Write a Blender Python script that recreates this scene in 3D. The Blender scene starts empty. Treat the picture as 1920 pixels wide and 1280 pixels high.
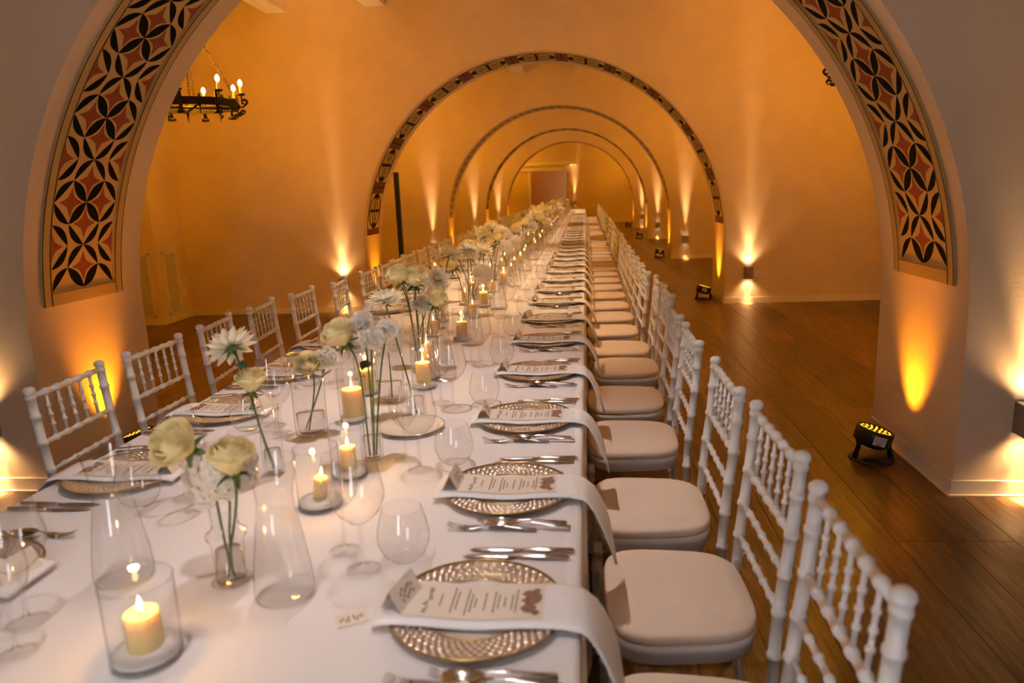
import bpy, math, random
from mathutils import Vector, Matrix
random.seed(7)
PI = math.pi
scene = bpy.context.scene
COL = scene.collection

# ------------------------------------------------------------------ camera
FL, PITCH, YAW, ROLL = 1342.19, .2078, .1092, -.0404
CAM = Vector((.0292, 0, 1.529))
cd = bpy.data.cameras.new('camera')
cd.sensor_width = 36; cd.lens = FL/1920*36; cd.clip_start = .02; cd.clip_end = 200
cam = bpy.data.objects.new('camera', cd); COL.objects.link(cam)
fw = Vector((-math.sin(YAW)*math.cos(PITCH), math.cos(YAW)*math.cos(PITCH), -math.sin(PITCH)))
r0 = Vector((math.cos(YAW), math.sin(YAW), 0)); u0 = r0.cross(fw)
rr = math.cos(ROLL)*r0 + math.sin(ROLL)*u0; uu = -math.sin(ROLL)*r0 + math.cos(ROLL)*u0
cam.matrix_world = Matrix(((rr.x, uu.x, -fw.x, CAM.x), (rr.y, uu.y, -fw.y, CAM.y), (rr.z, uu.z, -fw.z, CAM.z), (0, 0, 0, 1)))
cd.dof.use_dof = True; cd.dof.focus_distance = 3.6; cd.dof.aperture_fstop = 2.6
scene.camera = cam
# ------------------------------------------------------------------ world, exposure, light powers
world = bpy.data.worlds.new('world'); scene.world = world; world.use_nodes = True
bg = world.node_tree.nodes['Background']
bg.inputs[0].default_value = (.94, .92, .96, 1); bg.inputs[1].default_value = 12.5
scene.view_settings.view_transform = 'Standard'; scene.view_settings.look = 'None'
scene.view_settings.exposure = 0.0; scene.view_settings.gamma = 1.0
scene.view_settings.use_curve_mapping = False
cy = scene.cycles
cy.max_bounces = 5; cy.diffuse_bounces = 3; cy.glossy_bounces = 3; cy.transmission_bounces = 4
cy.transparent_max_bounces = 22; cy.caustics_reflective = False; cy.caustics_refractive = False
cy.sample_clamp_indirect = 10.0; cy.use_light_tree = True; cy.use_adaptive_sampling = True; cy.adaptive_threshold = .2
P_CHAND = 118.0; C_CHAND = (1.0, .40, .010)
P_DOWN = 150.0; C_DOWN = (1.0, .74, .47); C_DOWN0 = (1.0, .88, .84)
P_SC_UP = 40.0; P_SC_DN = 25.0; C_SC = (1.0, .60, .25)
P_PAR = 62.0; C_PAR = (1.0, .31, .008)
P_CANDLE = .7; C_CANDLE = (1.0, .5, .15)

# ------------------------------------------------------------------ helpers
def ordinal(n):
    a = ['', 'first', 'second', 'third', 'fourth', 'fifth', 'sixth', 'seventh', 'eighth', 'ninth', 'tenth', 'eleventh', 'twelfth',
         'thirteenth', 'fourteenth', 'fifteenth', 'sixteenth', 'seventeenth', 'eighteenth', 'nineteenth']
    if n < 20: return a[n]
    t = {2: 'twent', 3: 'thirt', 4: 'fort', 5: 'fift'}[n//10]
    return t+'ieth' if n % 10 == 0 else t+'y-'+a[n % 10]
def mkmesh(name, v, f, mats=None, smooth=True, mi=None):
    m = bpy.data.meshes.new(name); m.from_pydata([tuple(p) for p in v], [], f)
    if mats:
        for x in (mats if isinstance(mats, (list, tuple)) else [mats]): m.materials.append(x)
    if smooth: m.polygons.foreach_set('use_smooth', [True]*len(m.polygons))
    if mi: m.polygons.foreach_set('material_index', mi)
    m.update(); return m
def put(name, me, parent=None, loc=(0, 0, 0), rot=(0, 0, 0), scale=(1, 1, 1)):
    o = bpy.data.objects.new(name, me); COL.objects.link(o)
    o.location = loc; o.rotation_euler = rot; o.scale = scale if not isinstance(scale, (int, float)) else (scale,)*3
    if parent: o.parent = parent
    return o
def tag(o, label, cat, group=None, kind=None):
    o['label'] = label; o['category'] = cat
    if group: o['group'] = group
    if kind: o['kind'] = kind
    return o
def thing(name, label, cat, loc=(0, 0, 0), rz=0, group=None, rot=None, scale=1):
    return tag(put(name, None, None, loc, rot or (0, 0, rz), scale), label, cat, group)
def struct(o): o['kind'] = 'structure'; return o
def dup(root, loc, rot, label, group=None, scale=None):
    r = root.copy(); COL.objects.link(r); r.location = loc; r.rotation_euler = rot; r['label'] = label
    if scale is not None: r.scale = (scale,)*3
    if group: r['group'] = group
    for ch in root.children:
        c = ch.copy(); COL.objects.link(c); c.parent = r
        for g in ch.children:
            d = g.copy(); COL.objects.link(d); d.parent = c
    return r
class G:                                   # geometry collector
    def __init__(s): s.v = []; s.f = []; s.m = []
    def add(s, v, f, mat=0):
        o = len(s.v); s.v += [Vector(p) for p in v]; s.f += [tuple(i+o for i in q) for q in f]; s.m += [mat]*len(f); return s
    def merge(s, g, mat=None):
        o = len(s.v); s.v += g.v; s.f += [tuple(i+o for i in q) for q in g.f]; s.m += g.m if mat is None else [mat]*len(g.f); return s
    def xf(s, M): s.v = [M @ p for p in s.v]; return s
    def box(s, a, b, mat=0):
        x0, y0, z0 = a; x1, y1, z1 = b
        return s.add([(x0, y0, z0), (x1, y0, z0), (x1, y1, z0), (x0, y1, z0), (x0, y0, z1), (x1, y0, z1), (x1, y1, z1), (x0, y1, z1)],
                     [(0, 3, 2, 1), (4, 5, 6, 7), (0, 1, 5, 4), (1, 2, 6, 5), (2, 3, 7, 6), (3, 0, 4, 7)], mat)
    def lathe(s, prof, n=24, mat=0, ox=0, oy=0, oz=0):
        v = []; f = []; rows = []
        for r, z in prof:
            if r < 1e-6: rows.append([len(v)]); v.append((ox, oy, oz+z))
            else:
                rows.append(list(range(len(v), len(v)+n)))
                v += [(ox+r*math.cos(2*PI*i/n), oy+r*math.sin(2*PI*i/n), oz+z) for i in range(n)]
        for a, b in zip(rows, rows[1:]):
            for i in range(n):
                j = (i+1) % n
                if len(a) == 1 and len(b) == 1: continue
                if len(a) == 1: f.append((a[0], b[j], b[i]))
                elif len(b) == 1: f.append((a[i], a[j], b[0]))
                else: f.append((a[i], a[j], b[j], b[i]))
        return s.add(v, f, mat)
    def tube(s, pts, rad, n=8, mat=0, cap=True):
        pts = [Vector(p) for p in pts]; k = len(pts)
        rad = rad if isinstance(rad, (list, tuple)) else [rad]*k
        v = []; f = []
        t0 = (pts[1]-pts[0]).normalized(); ref = Vector((0, 0, 1)) if abs(t0.z) < .9 else Vector((1, 0, 0))
        nx = t0.cross(ref).normalized()
        for i, p in enumerate(pts):
            t = (pts[min(i+1, k-1)]-pts[max(i-1, 0)])
            if t.length < 1e-9: t = t0
            t.normalize(); nx = (nx-t*nx.dot(t)).normalized(); ny = t.cross(nx)
            for j in range(n):
                a = 2*PI*j/n; v.append(p+(nx*math.cos(a)+ny*math.sin(a))*rad[i])
        for i in range(k-1):
            for j in range(n):
                q = (j+1) % n; f.append((i*n+j, i*n+q, (i+1)*n+q, (i+1)*n+j))
        if cap: f.append(tuple(range(n-1, -1, -1))); f.append(tuple((k-1)*n+j for j in range(n)))
        return s.add(v, f, mat)
    def grid(s, fn, nu, nv, mat=0):
        v = [fn(i/nu, j/nv) for j in range(nv+1) for i in range(nu+1)]
        f = [(j*(nu+1)+i, j*(nu+1)+i+1, (j+1)*(nu+1)+i+1, (j+1)*(nu+1)+i) for j in range(nv) for i in range(nu)]
        return s.add(v, f, mat)
    def mesh(s, name, mats, smooth=True): return mkmesh(name, s.v, s.f, mats, smooth, s.m)

# ------------------------------------------------------------------ materials
def mat(name, base=(.8, .8, .8), rough=.5, metal=0.0, **kw):
    m = bpy.data.materials.new(name); m.use_nodes = True
    b = m.node_tree.nodes['Principled BSDF']
    b.inputs['Base Color'].default_value = (*base, 1); b.inputs['Roughness'].default_value = rough; b.inputs['Metallic'].default_value = metal
    for k, v in kw.items(): b.inputs[k].default_value = v
    return m
def N(m, t, **kw):
    n = m.node_tree.nodes.new(t)
    for k, v in kw.items(): setattr(n, k, v)
    return n
def L(m, a, b): m.node_tree.links.new(a, b)
def bump(m, scale, strength, dist=.002, detail=4, vec=None):
    nt = N(m, 'ShaderNodeTexNoise'); nt.inputs['Scale'].default_value = scale; nt.inputs['Detail'].default_value = detail
    tc = N(m, 'ShaderNodeTexCoord'); L(m, tc.outputs['Object'], nt.inputs['Vector'])
    bp = N(m, 'ShaderNodeBump'); bp.inputs['Strength'].default_value = strength; bp.inputs['Distance'].default_value = dist
    L(m, nt.outputs['Fac'], bp.inputs['Height']); L(m, bp.outputs['Normal'], m.node_tree.nodes['Principled BSDF'].inputs['Normal'])
def vary(m, c1, c2, scale, stretch=(1, 1, 1), detail=3, rnd=False):
    tc = N(m, 'ShaderNodeTexCoord'); mp = N(m, 'ShaderNodeMapping'); mp.inputs['Scale'].default_value = stretch
    L(m, tc.outputs['Object'], mp.inputs['Vector'])
    nt = N(m, 'ShaderNodeTexNoise'); nt.inputs['Scale'].default_value = scale; nt.inputs['Detail'].default_value = detail
    L(m, mp.outputs['Vector'], nt.inputs['Vector'])
    cr = N(m, 'ShaderNodeValToRGB'); cr.color_ramp.elements[0].color = (*c1, 1); cr.color_ramp.elements[1].color = (*c2, 1)
    cr.color_ramp.elements[0].position = .3; cr.color_ramp.elements[1].position = .7
    L(m, nt.outputs['Fac'], cr.inputs['Fac']); L(m, cr.outputs['Color'], m.node_tree.nodes['Principled BSDF'].inputs['Base Color'])
    return cr
M = {}
M['plaster'] = mat('plaster', (.74, .60, .45), .85); vary(M['plaster'], (.69, .52, .36), (.77, .60, .44), 1.3, detail=6); bump(M['plaster'], 55, .25, .004, 6)
M['ceiling'] = mat('ceiling_paint', (.74, .62, .48), .9)
M['beam'] = mat('beam_paint', (.85, .78, .66), .7); vary(M['beam'], (.80, .72, .60), (.88, .81, .70), 4, (6, .4, 6))
M['trim'] = mat('trim_paint', (.78, .68, .55), .5)
M['frame'] = mat('panel_frame_paint', (.50, .33, .13), .6)
M['cream'] = mat('panel_ground_paint', (.58, .38, .16), .7)
M['pblack'] = mat('painted_black', (.005, .005, .006), .8); M['pblack'].node_tree.nodes['Principled BSDF'].inputs['Specular IOR Level'].default_value = .1
M['cream2'] = mat('band_ground_paint', (.66, .46, .19), .7)
M['pred'] = mat('painted_terracotta', (.40, .075, .03), .7); vary(M['pred'], (.25, .045, .018), (.33, .07, .03), 30)
M['pdred'] = mat('painted_dark_red', (.13, .018, .010), .7)
M['pgrey'] = mat('painted_grey', (.06, .06, .055), .7)
# oak planks
w = mat('oak_plank', (.3, .15, .06), .38); M['oak'] = w
oi = N(w, 'ShaderNodeObjectInfo'); geo = N(w, 'ShaderNodeNewGeometry'); tc = N(w, 'ShaderNodeTexCoord')
ad = N(w, 'ShaderNodeMath', operation='ADD'); L(w, oi.outputs['Random'], ad.inputs[0]); L(w, geo.outputs['Random Per Island'], ad.inputs[1])
fr = N(w, 'ShaderNodeMath', operation='FRACT'); L(w, ad.outputs[0], fr.inputs[0])
ml = N(w, 'ShaderNodeMath', operation='MULTIPLY'); ml.inputs[1].default_value = 37; L(w, fr.outputs[0], ml.inputs[0])
cx = N(w, 'ShaderNodeCombineXYZ'); L(w, ml.outputs[0], cx.inputs[0]); L(w, ml.outputs[0], cx.inputs[1])
va = N(w, 'ShaderNodeVectorMath', operation='ADD'); L(w, tc.outputs['Object'], va.inputs[0]); L(w, cx.outputs[0], va.inputs[1])
mp = N(w, 'ShaderNodeMapping'); mp.inputs['Scale'].default_value = (14, 1.1, 1); L(w, va.outputs[0], mp.inputs[0])
n1 = N(w, 'ShaderNodeTexNoise'); n1.inputs['Scale'].default_value = 2.2; n1.inputs['Detail'].default_value = 7; n1.inputs['Distortion'].default_value = 1.2; L(w, mp.outputs[0], n1.inputs[0])
cr = N(w, 'ShaderNodeValToRGB'); cr.color_ramp.elements[0].color = (.055, .025, .006, 1); cr.color_ramp.elements[1].color = (.19, .095, .030, 1)
cr.color_ramp.elements[0].position = .3; cr.color_ramp.elements[1].position = .72; L(w, n1.outputs['Fac'], cr.inputs[0])
kn = N(w, 'ShaderNodeTexVoronoi'); kn.inputs['Scale'].default_value = 1.6; L(w, va.outputs[0], kn.inputs['Vector'])
kr = N(w, 'ShaderNodeValToRGB'); kr.color_ramp.elements[0].position = .015; kr.color_ramp.elements[1].position = .05; kr.color_ramp.elements[0].color = (.25, .2, .18, 1); L(w, kn.outputs['Distance'], kr.inputs[0])
mx = N(w, 'ShaderNodeMix', data_type='RGBA', blend_type='MULTIPLY'); mx.inputs[0].default_value = 1; L(w, cr.outputs[0], mx.inputs[6]); L(w, kr.outputs[0], mx.inputs[7])
hs = N(w, 'ShaderNodeHueSaturation'); mr = N(w, 'ShaderNodeMapRange'); mr.inputs[3].default_value = .68; mr.inputs[4].default_value = 1.32
L(w, fr.outputs[0], mr.inputs[0]); L(w, mr.outputs[0], hs.inputs['Value']); L(w, mx.outputs[2], hs.inputs['Color'])
pb = w.node_tree.nodes['Principled BSDF']; L(w, hs.outputs[0], pb.inputs['Base Color'])
bp = N(w, 'ShaderNodeBump'); bp.inputs['Strength'].default_value = .25; bp.inputs['Distance'].default_value = .001; L(w, n1.outputs['Fac'], bp.inputs['Height']); L(w, bp.outputs[0], pb.inputs['Normal'])
M['subfloor'] = mat('subfloor', (.05, .025, .012), .8)
M['chair'] = mat('white_chair_lacquer', (.84, .83, .82), .28); 
M['cushion'] = mat('ivory_cushion_fabric', (.86, .70, .56), .85); bump(M['cushion'], 260, .25, .001)
M['cloth'] = mat('white_tablecloth', (.84, .81, .82), .8); bump(M['cloth'], 420, .2, .0006, 2)
M['napkin'] = mat('white_napkin', (.88, .87, .88), .8); bump(M['napkin'], 500, .2, .0006, 2)
M['paper'] = mat('cream_paper', (.82, .73, .63), .8)
M['ink'] = mat('grey_ink', (.16, .12, .10), .8)
M['shell'] = mat('brown_print', (.24, .12, .08), .8); vary(M['shell'], (.14, .07, .05), (.42, .25, .17), 160)
M['charger'] = mat('beaded_champagne_glass', (.40, .29, .18), .3, .3)
M['bead'] = mat('champagne_beads', (.74, .62, .50), .2, .55)
M['well'] = mat('frosted_plate_well', (.80, .70, .62), .35)
M['gold'] = mat('gold_rim', (.55, .36, .12), .3, 1.0)
M['silver'] = mat('polished_steel', (.66, .60, .54), .16, 1.0)
M['porcelain'] = mat('white_porcelain', (.85, .80, .70), .2)
M['iron'] = mat('black_iron', (.018, .014, .012), .5, .6)
M['black'] = mat('black_plastic', (.010, .010, .011), .45)
M['sticker'] = mat('white_sticker', (.7, .68, .7), .6)
M['alu'] = mat('brushed_metal', (.34, .30, .28), .45, .7)
M['outlet'] = mat('outlet_plastic', (.82, .74, .62), .4)
M['wax'] = mat('ivory_wax', (.93, .70, .28), .5)
M['wax'].node_tree.nodes['Principled BSDF'].inputs['Subsurface Weight'].default_value = .6
M['wax'].node_tree.nodes['Principled BSDF'].inputs['Subsurface Radius'].default_value = (1.0, .5, .2)
M['wax'].node_tree.nodes['Principled BSDF'].inputs['Subsurface Scale'].default_value = .03
M['salt'] = mat('white_salt', (.86, .82, .76), .9); bump(M['salt'], 300, .9, .004)
M['wick'] = mat('wick', (.02, .015, .01), .9)
M['stem'] = mat('green_stem', (.075, .14, .03), .5); vary(M['stem'], (.05, .10, .02), (.12, .2, .05), 40)
M['leaf'] = mat('dark_leaf', (.03, .07, .02), .5)
def emis(name, col, s):
    m = bpy.data.materials.new(name); m.use_nodes = True; b = m.node_tree.nodes['Principled BSDF']
    b.inputs['Base Color'].default_value = (*col, 1); b.inputs['Emission Color'].default_value = (*col, 1); b.inputs['Emission Strength'].default_value = s; m.cycles.emission_sampling = 'NONE'; return m
M['bulb'] = emis('glowing_bulb', (1, .72, .34), 9); M['flame'] = emis('candle_flame', (1, .62, .2), 14)
M['led'] = emis('amber_led', (1, .55, .03), 1.5); M['lampface'] = emis('sconce_lens', (1, .8, .5), 20)
def petal_mat(name, c, c2):
    m = bpy.data.materials.new(name); m.use_nodes = True; nt = m.node_tree; nt.nodes.remove(nt.nodes['Principled BSDF'])
    out = [n for n in nt.nodes if n.type == 'OUTPUT_MATERIAL'][0]
    d = N(m, 'ShaderNodeBsdfDiffuse'); t = N(m, 'ShaderNodeBsdfTranslucent'); mxs = N(m, 'ShaderNodeMixShader'); mxs.inputs[0].default_value = .45
    tc = N(m, 'ShaderNodeTexCoord'); nz = N(m, 'ShaderNodeTexNoise'); nz.inputs['Scale'].default_value = 25; L(m, tc.outputs['Object'], nz.inputs[0])
    cr = N(m, 'ShaderNodeValToRGB'); cr.color_ramp.elements[0].color = (*c, 1); cr.color_ramp.elements[1].color = (*c2, 1); cr.color_ramp.elements[0].position = .35; cr.color_ramp.elements[1].position = .65
    L(m, nz.outputs['Fac'], cr.inputs[0])
    for s in (d, t): L(m, cr.outputs[0], s.inputs[0])
    L(m, d.outputs[0], mxs.inputs[1]); L(m, t.outputs[0], mxs.inputs[2]); L(m, mxs.outputs[0], out.inputs[0]); return m
M['rose'] = petal_mat('cream_rose_petal', (.97, .85, .47), (.98, .91, .62)); M['dahlia'] = petal_mat('white_dahlia_petal', (.95, .88, .66), (.96, .92, .78))
M['white'] = petal_mat('white_petal', (.94, .89, .80), (.96, .93, .87))
def glass_mat(name, tint=(.992, .990, .988), edge=(.50, .45, .40), ior=1.45, rough=.0):
    m = bpy.data.materials.new(name); m.use_nodes = True; nt = m.node_tree; nt.nodes.remove(nt.nodes['Principled BSDF'])
    out = [n for n in nt.nodes if n.type == 'OUTPUT_MATERIAL'][0]
    tr = N(m, 'ShaderNodeBsdfTransparent'); gl = N(m, 'ShaderNodeBsdfGlossy'); gl.inputs['Roughness'].default_value = rough
    lw = N(m, 'ShaderNodeLayerWeight'); lw.inputs['Blend'].default_value = .5
    cr = N(m, 'ShaderNodeValToRGB'); cr.color_ramp.elements[0].color = (*tint, 1); cr.color_ramp.elements[1].color = (*edge, 1)
    cr.color_ramp.elements[0].position = .70; cr.color_ramp.elements[1].position = .99
    L(m, lw.outputs['Facing'], cr.inputs[0]); L(m, cr.outputs[0], tr.inputs[0])
    pw = N(m, 'ShaderNodeMath', operation='POWER'); pw.inputs[1].default_value = 5.0; L(m, lw.outputs['Facing'], pw.inputs[0])
    mn = N(m, 'ShaderNodeMath', operation='MULTIPLY_ADD'); mn.inputs[1].default_value = .8; mn.inputs[2].default_value = .095; L(m, pw.outputs[0], mn.inputs[0])
    mxs = N(m, 'ShaderNodeMixShader'); L(m, mn.outputs[0], mxs.inputs[0]); L(m, tr.outputs[0], mxs.inputs[1]); L(m, gl.outputs[0], mxs.inputs[2]); L(m, mxs.outputs[0], out.inputs[0]); return m
M['glass'] = glass_mat('clear_thin_glass', edge=(.42, .37, .32)); M['thick'] = glass_mat('clear_thick_glass', (.985, .985, .985), (.22, .21, .22)); M['pane'] = glass_mat('window_pane', (.98, .98, .98), (.9, .9, .9))
def water_mat():
    m = bpy.data.materials.new('water'); m.use_nodes = True; nt = m.node_tree; nt.nodes.remove(nt.nodes['Principled BSDF'])
    out = [n for n in nt.nodes if n.type == 'OUTPUT_MATERIAL'][0]
    g = N(m, 'ShaderNodeBsdfGlass'); g.inputs['IOR'].default_value = 1.33; g.inputs['Roughness'].default_value = .02
    t = N(m, 'ShaderNodeBsdfTransparent'); x = N(m, 'ShaderNodeMixShader'); x.inputs[0].default_value = .05
    L(m, t.outputs[0], x.inputs[1]); L(m, g.outputs[0], x.inputs[2]); L(m, x.outputs[0], out.inputs[0]); return m
M['water'] = water_mat()
M['mirror'] = mat('dark_mirror', (.62, .38, .14), .2, 1.0)

# ------------------------------------------------------------------ setting
AX, AZ, AR = -.575, .85, 2.345           # arch axis x, springing height, radius
ARCH = [(3.444, 1.0), (9.34, .9), (15.235, .9), (21.13, .9), (27.025, .9)]
XL, XR, YB, YE, ZC = -6.6, 5.45, -1.3, 32.0, 4.2
def arch_wall(name, y0, th):
    n = 72; g = G(); pts = [(AX-AR, 0), (AX-AR, AZ*.5)]
    pts += [(AX-AR*math.cos(PI*i/n), AZ+AR*math.sin(PI*i/n)) for i in range(n+1)]
    pts += [(AX+AR, AZ*.5), (AX+AR, 0)]
    k = len(pts)
    outer = [(XL, 0), (XL, AZ*.5)]
    for i in range(n+1):
        a = PI*i/n; c, s = -math.cos(a), math.sin(a)
        tx = ((XL-AX)/c if c < 0 else (XR-AX)/c) if abs(c) > 1e-6 else 1e9
        tz = (ZC-AZ)/s if s > 1e-6 else 1e9
        t = min(tx, tz); outer.append((AX+c*t, AZ+s*t))
    outer += [(XR, AZ*.5), (XR, 0)]
    v = []
    for y in (y0, y0+th):
        v += [(p[0], y, p[1]) for p in pts] + [(p[0], y, p[1]) for p in outer]
    f = []; B = 2*k
    for i in range(k-1):
        f.append((i, i+1, k+i+1, k+i)); f.append((B+i+1, B+i, B+k+i, B+k+i+1)); f.append((i+1, i, B+i, B+i+1))
    g.add(v, f)
    o = put(name, g.mesh(name, M['plaster'], False)); struct(o); o['label'] = 'cream plaster wall pierced by a round arch'
    return o
arch_obj = []
for i, (y0, th) in enumerate(ARCH): arch_obj.append(arch_wall('wall_arch_%d' % (i+1), y0, th))
def wallbox(name, a, b, m='plaster', parent=None):
    o = put(name, G().box(a, b).mesh(name, M[m], False), parent)
    if not parent: struct(o)
    return o
wallbox('wall_left', (XL-.2, YB, 0), (XL, YE, ZC)); wallbox('wall_right', (XR, YB, 0), (XR+.2, YE, ZC))
wallbox('wall_end', (XL, YE, 0), (XR, YE+.2, ZC)); wallbox('ceiling', (XL-.2, YB-.3, ZC), (XR+.2, YE+.2, ZC+.1), 'ceiling')
# wall behind the camera with a glazed door and two windows
OP = [(-.88, -.30, 0.0, 2.9), (.55, .85, .95, 1.25)]
g = G(); xs = sorted([XL, XR]+[q for o in OP for q in o[:2]]); 
for a, b in zip(xs, xs[1:]):
    o = [q for q in OP if q[0] <= a+1e-6 and q[1] >= b-1e-6]
    if not o: g.box((a, YB-.3, 0), (b, YB, ZC))
    else:
        if o[0][2] > 0: g.box((a, YB-.3, 0), (b, YB, o[0][2]))
        g.box((a, YB-.3, o[0][3]), (b, YB, ZC))
struct(put('wall_back', g.mesh('wall_back', M['plaster'], False)))
for k, (xa, xb, za, zb) in enumerate(OP):
    nm = 'door_1' if k == 0 else 'window_%d' % k
    g = G(); y = YB-.16
    for x0, x1, z0, z1 in [(xa, xa+.06, za, zb), (xb-.06, xb, za, zb), (xa, xb, zb-.06, zb), (xa, xb, za, za+.06)]: g.box((x0, y, z0), (x1, y+.06, z1))
    g.box((xa, y, za+(zb-za)*.72), (xb, y+.06, za+(zb-za)*.72+.05)); zr = za+(zb-za)*.72
    fr_ = struct(put(nm, g.mesh(nm, M['trim'], False)))
    for (z0, z1) in ((za+.06, zr), (zr+.05, zb-.06)):
        put('pane', G().box((xa+.06, y+.025, z0), (xb-.06, y+.03, z1)).mesh('pane', M['pane'], False), fr_)
    la = bpy.data.lights.new('sky_portal', 'AREA'); la.shape = 'RECTANGLE'; la.size = xb-xa; la.size_y = zb-za
    la.cycles.is_portal = True
    put('sky_portal', la, None, ((xa+xb)/2, YB-.32, (za+zb)/2), (-PI/2, 0, 0))
# floor: sub floor and oak planks
fl = struct(put('floor', G().box((XL, YB, -.06), (XR, YE, -.012)).mesh('floor', M['subfloor'], False)))
PW, PL = .24, 2.2
def plank(w_, l_):
    b = .0016; g = G(); z = 0
    x, y = w_/2-.0005, l_/2-.0005
    g.add([(-x, -y, -.012), (x, -y, -.012), (x, y, -.012), (-x, y, -.012), (-x, -y, z-.0015), (x, -y, z-.0015), (x, y, z-.0015), (-x, y, z-.0015),
           (-x+b, -y+b, z), (x-b, -y+b, z), (x-b, y-b, z), (-x+b, y-b, z)],
          [(0, 1, 5, 4), (1, 2, 6, 5), (2, 3, 7, 6), (3, 0, 4, 7), (4, 5, 9, 8), (5, 6, 10, 9), (6, 7, 11, 10), (7, 4, 8, 11), (8, 9, 10, 11)]); return g
pm = plank(PW, PL).mesh('plank', M['oak'], False); rest = G(); proto = plank(PW, PL); npl = 0
ncol = int((XR-XL)/PW)+1
cells = []
for c_ in range(ncol):
    x = XL+PW*(c_+.5); off = random.random()*PL
    y = YB-off+PL/2
    while y-PL/2 < YE:
        cells.append((x, y)); y += PL
def vis(x, y):
    if x > .05 and x < 3.6: return -.5 < y < 16
    if -6.2 < x < -1.6: return 3.0 < y < 9.6
    return False
for x, y in cells:
    if x+PW/2 > XR+.01 or y > YE or y < YB: 
        pass
    if vis(x, y) and npl < 295: put('plank', pm, fl, (x, y, 0)); npl += 1
    else: rest.add([p+Vector((x, y, 0)) for p in proto.v], proto.f)
o = put('plank_field', rest.mesh('plank_field', M['oak'], False), fl); o['kind'] = 'stuff'
# beams
bi = 0
for bay, (ya, yb) in enumerate([(YB, 3.444), (4.444, 9.34), (10.24, 15.235), (16.135, 21.13), (22.03, 27.025), (27.925, YE)]):
    for x in (-5.08, -3.81, -2.54, -1.3, -.03, 1.24, 2.51, 3.78):
        bi += 1
        o = put('ceiling_beam', G().box((x-.125, ya, 3.83), (x+.125, yb, ZC)).mesh('ceiling_beam', M['beam'], False))
        o['kind'] = 'structure'; o['label'] = 'whitewashed ceiling beam running along the hall'
# baseboards of the arch walls
BH, BT = .075, .014
for i, (y0, th) in enumerate(ARCH):
    a, b = AX-AR, AX+AR
    for nm, p, q in [('left', (XL, y0-BT, 0), (a+BT, y0, BH)), ('right', (b-BT, y0-BT, 0), (XR, y0, BH)),
                     ('jamb_left', (a, y0, 0), (a+BT, y0+th, BH)), ('jamb_right', (b-BT, y0, 0), (b, y0+th, BH))]:
        o = put('baseboard_arch_%d_%s' % (i+1, nm), G().box(p, q).mesh('baseboard', M['trim'], False)); struct(o)
    if i == 0:
        for nm, p, q in [('1', (b-.03, y0-.03, 0), (XR, y0-BT, .008)), ('2', (XL, y0-.03, 0), (a+.03, y0-BT, .008)), ('3', (b-.03, y0-BT, 0), (b-BT, y0+th, .008))]:
            struct(put('trim_'+nm, G().box(p, q).mesh('trim', M['trim'], False)))
struct(put('baseboard_end', G().box((XL, YE-BT, 0), (XR, YE, BH)).mesh('baseboard', M['trim'], False)))
# services box in the corner of the first bay with two louvred grilles
bx = struct(put('wall_services_box', G().box((XL, 8.64, 0), (-5.44, 9.34, ZC)).mesh('wall_services_box', M['plaster'], False)))
struct(put('baseboard_services', G().box((XL, 8.626, 0), (-5.426, 9.34, BH+.01)).mesh('baseboard', M['trim'], False)))
def louvre(label, loc, rz):
    t = thing('louvre_grille', label, 'grille', loc, rz, 'louvred grilles by the corner'); w_, h = .32, .84
    g = G()
    for a, b in [((-w_/2, -.014, 0), (-w_/2+.03, 0, h)), ((w_/2-.03, -.014, 0), (w_/2, 0, h)), ((-w_/2, -.014, 0), (w_/2, 0, .03)), ((-w_/2, -.014, h-.03), (w_/2, 0, h))]: g.box(a, b)
    put('grille_frame', g.mesh('grille_frame', M['trim'], False), t)
    put('backing', G().box((-w_/2+.02, -.002, .02), (w_/2-.02, .0, h-.02)).mesh('backing', M['iron'], False), t)
    n = 40; sl = G().add([(-w_/2+.03, -.003, .012), (w_/2-.03, -.003, .012), (w_/2-.03, -.012, 0), (-w_/2+.03, -.012, 0), (-w_/2+.03, -.005, .014), (w_/2-.03, -.005, .014), (w_/2-.03, -.014, .002), (-w_/2+.03, -.014, .002)],
                         [(0, 1, 2, 3), (7, 6, 5, 4), (3, 2, 6, 7), (1, 0, 4, 5), (0, 3, 7, 4), (2, 1, 5, 6)]).mesh('slat', M['trim'], False)
    for k in range(n): put('slat', sl, t, (0, 0, .034+k*(h-.075)/(n-1)))
louvre('louvred grille on the box side facing the table, in shade', (-5.44, 8.93, .09), PI/2)
louvre('warmly lit louvred grille nearest the left pillar', (-5.69, 8.64, .09), 0)
t = thing('wall_switch', 'small pale switch plate beside the shaded louvred grille', 'switch', (-5.44, 9.17, .36), PI/2)
put('plate', G().box((-.035, -.009, -.055), (.035, 0, .055)).mesh('plate', M['outlet'], False), t); put('rocker', G().box((-.018, -.014, -.02), (.018, -.009, .03)).mesh('rocker', M['outlet'], False), t)

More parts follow.
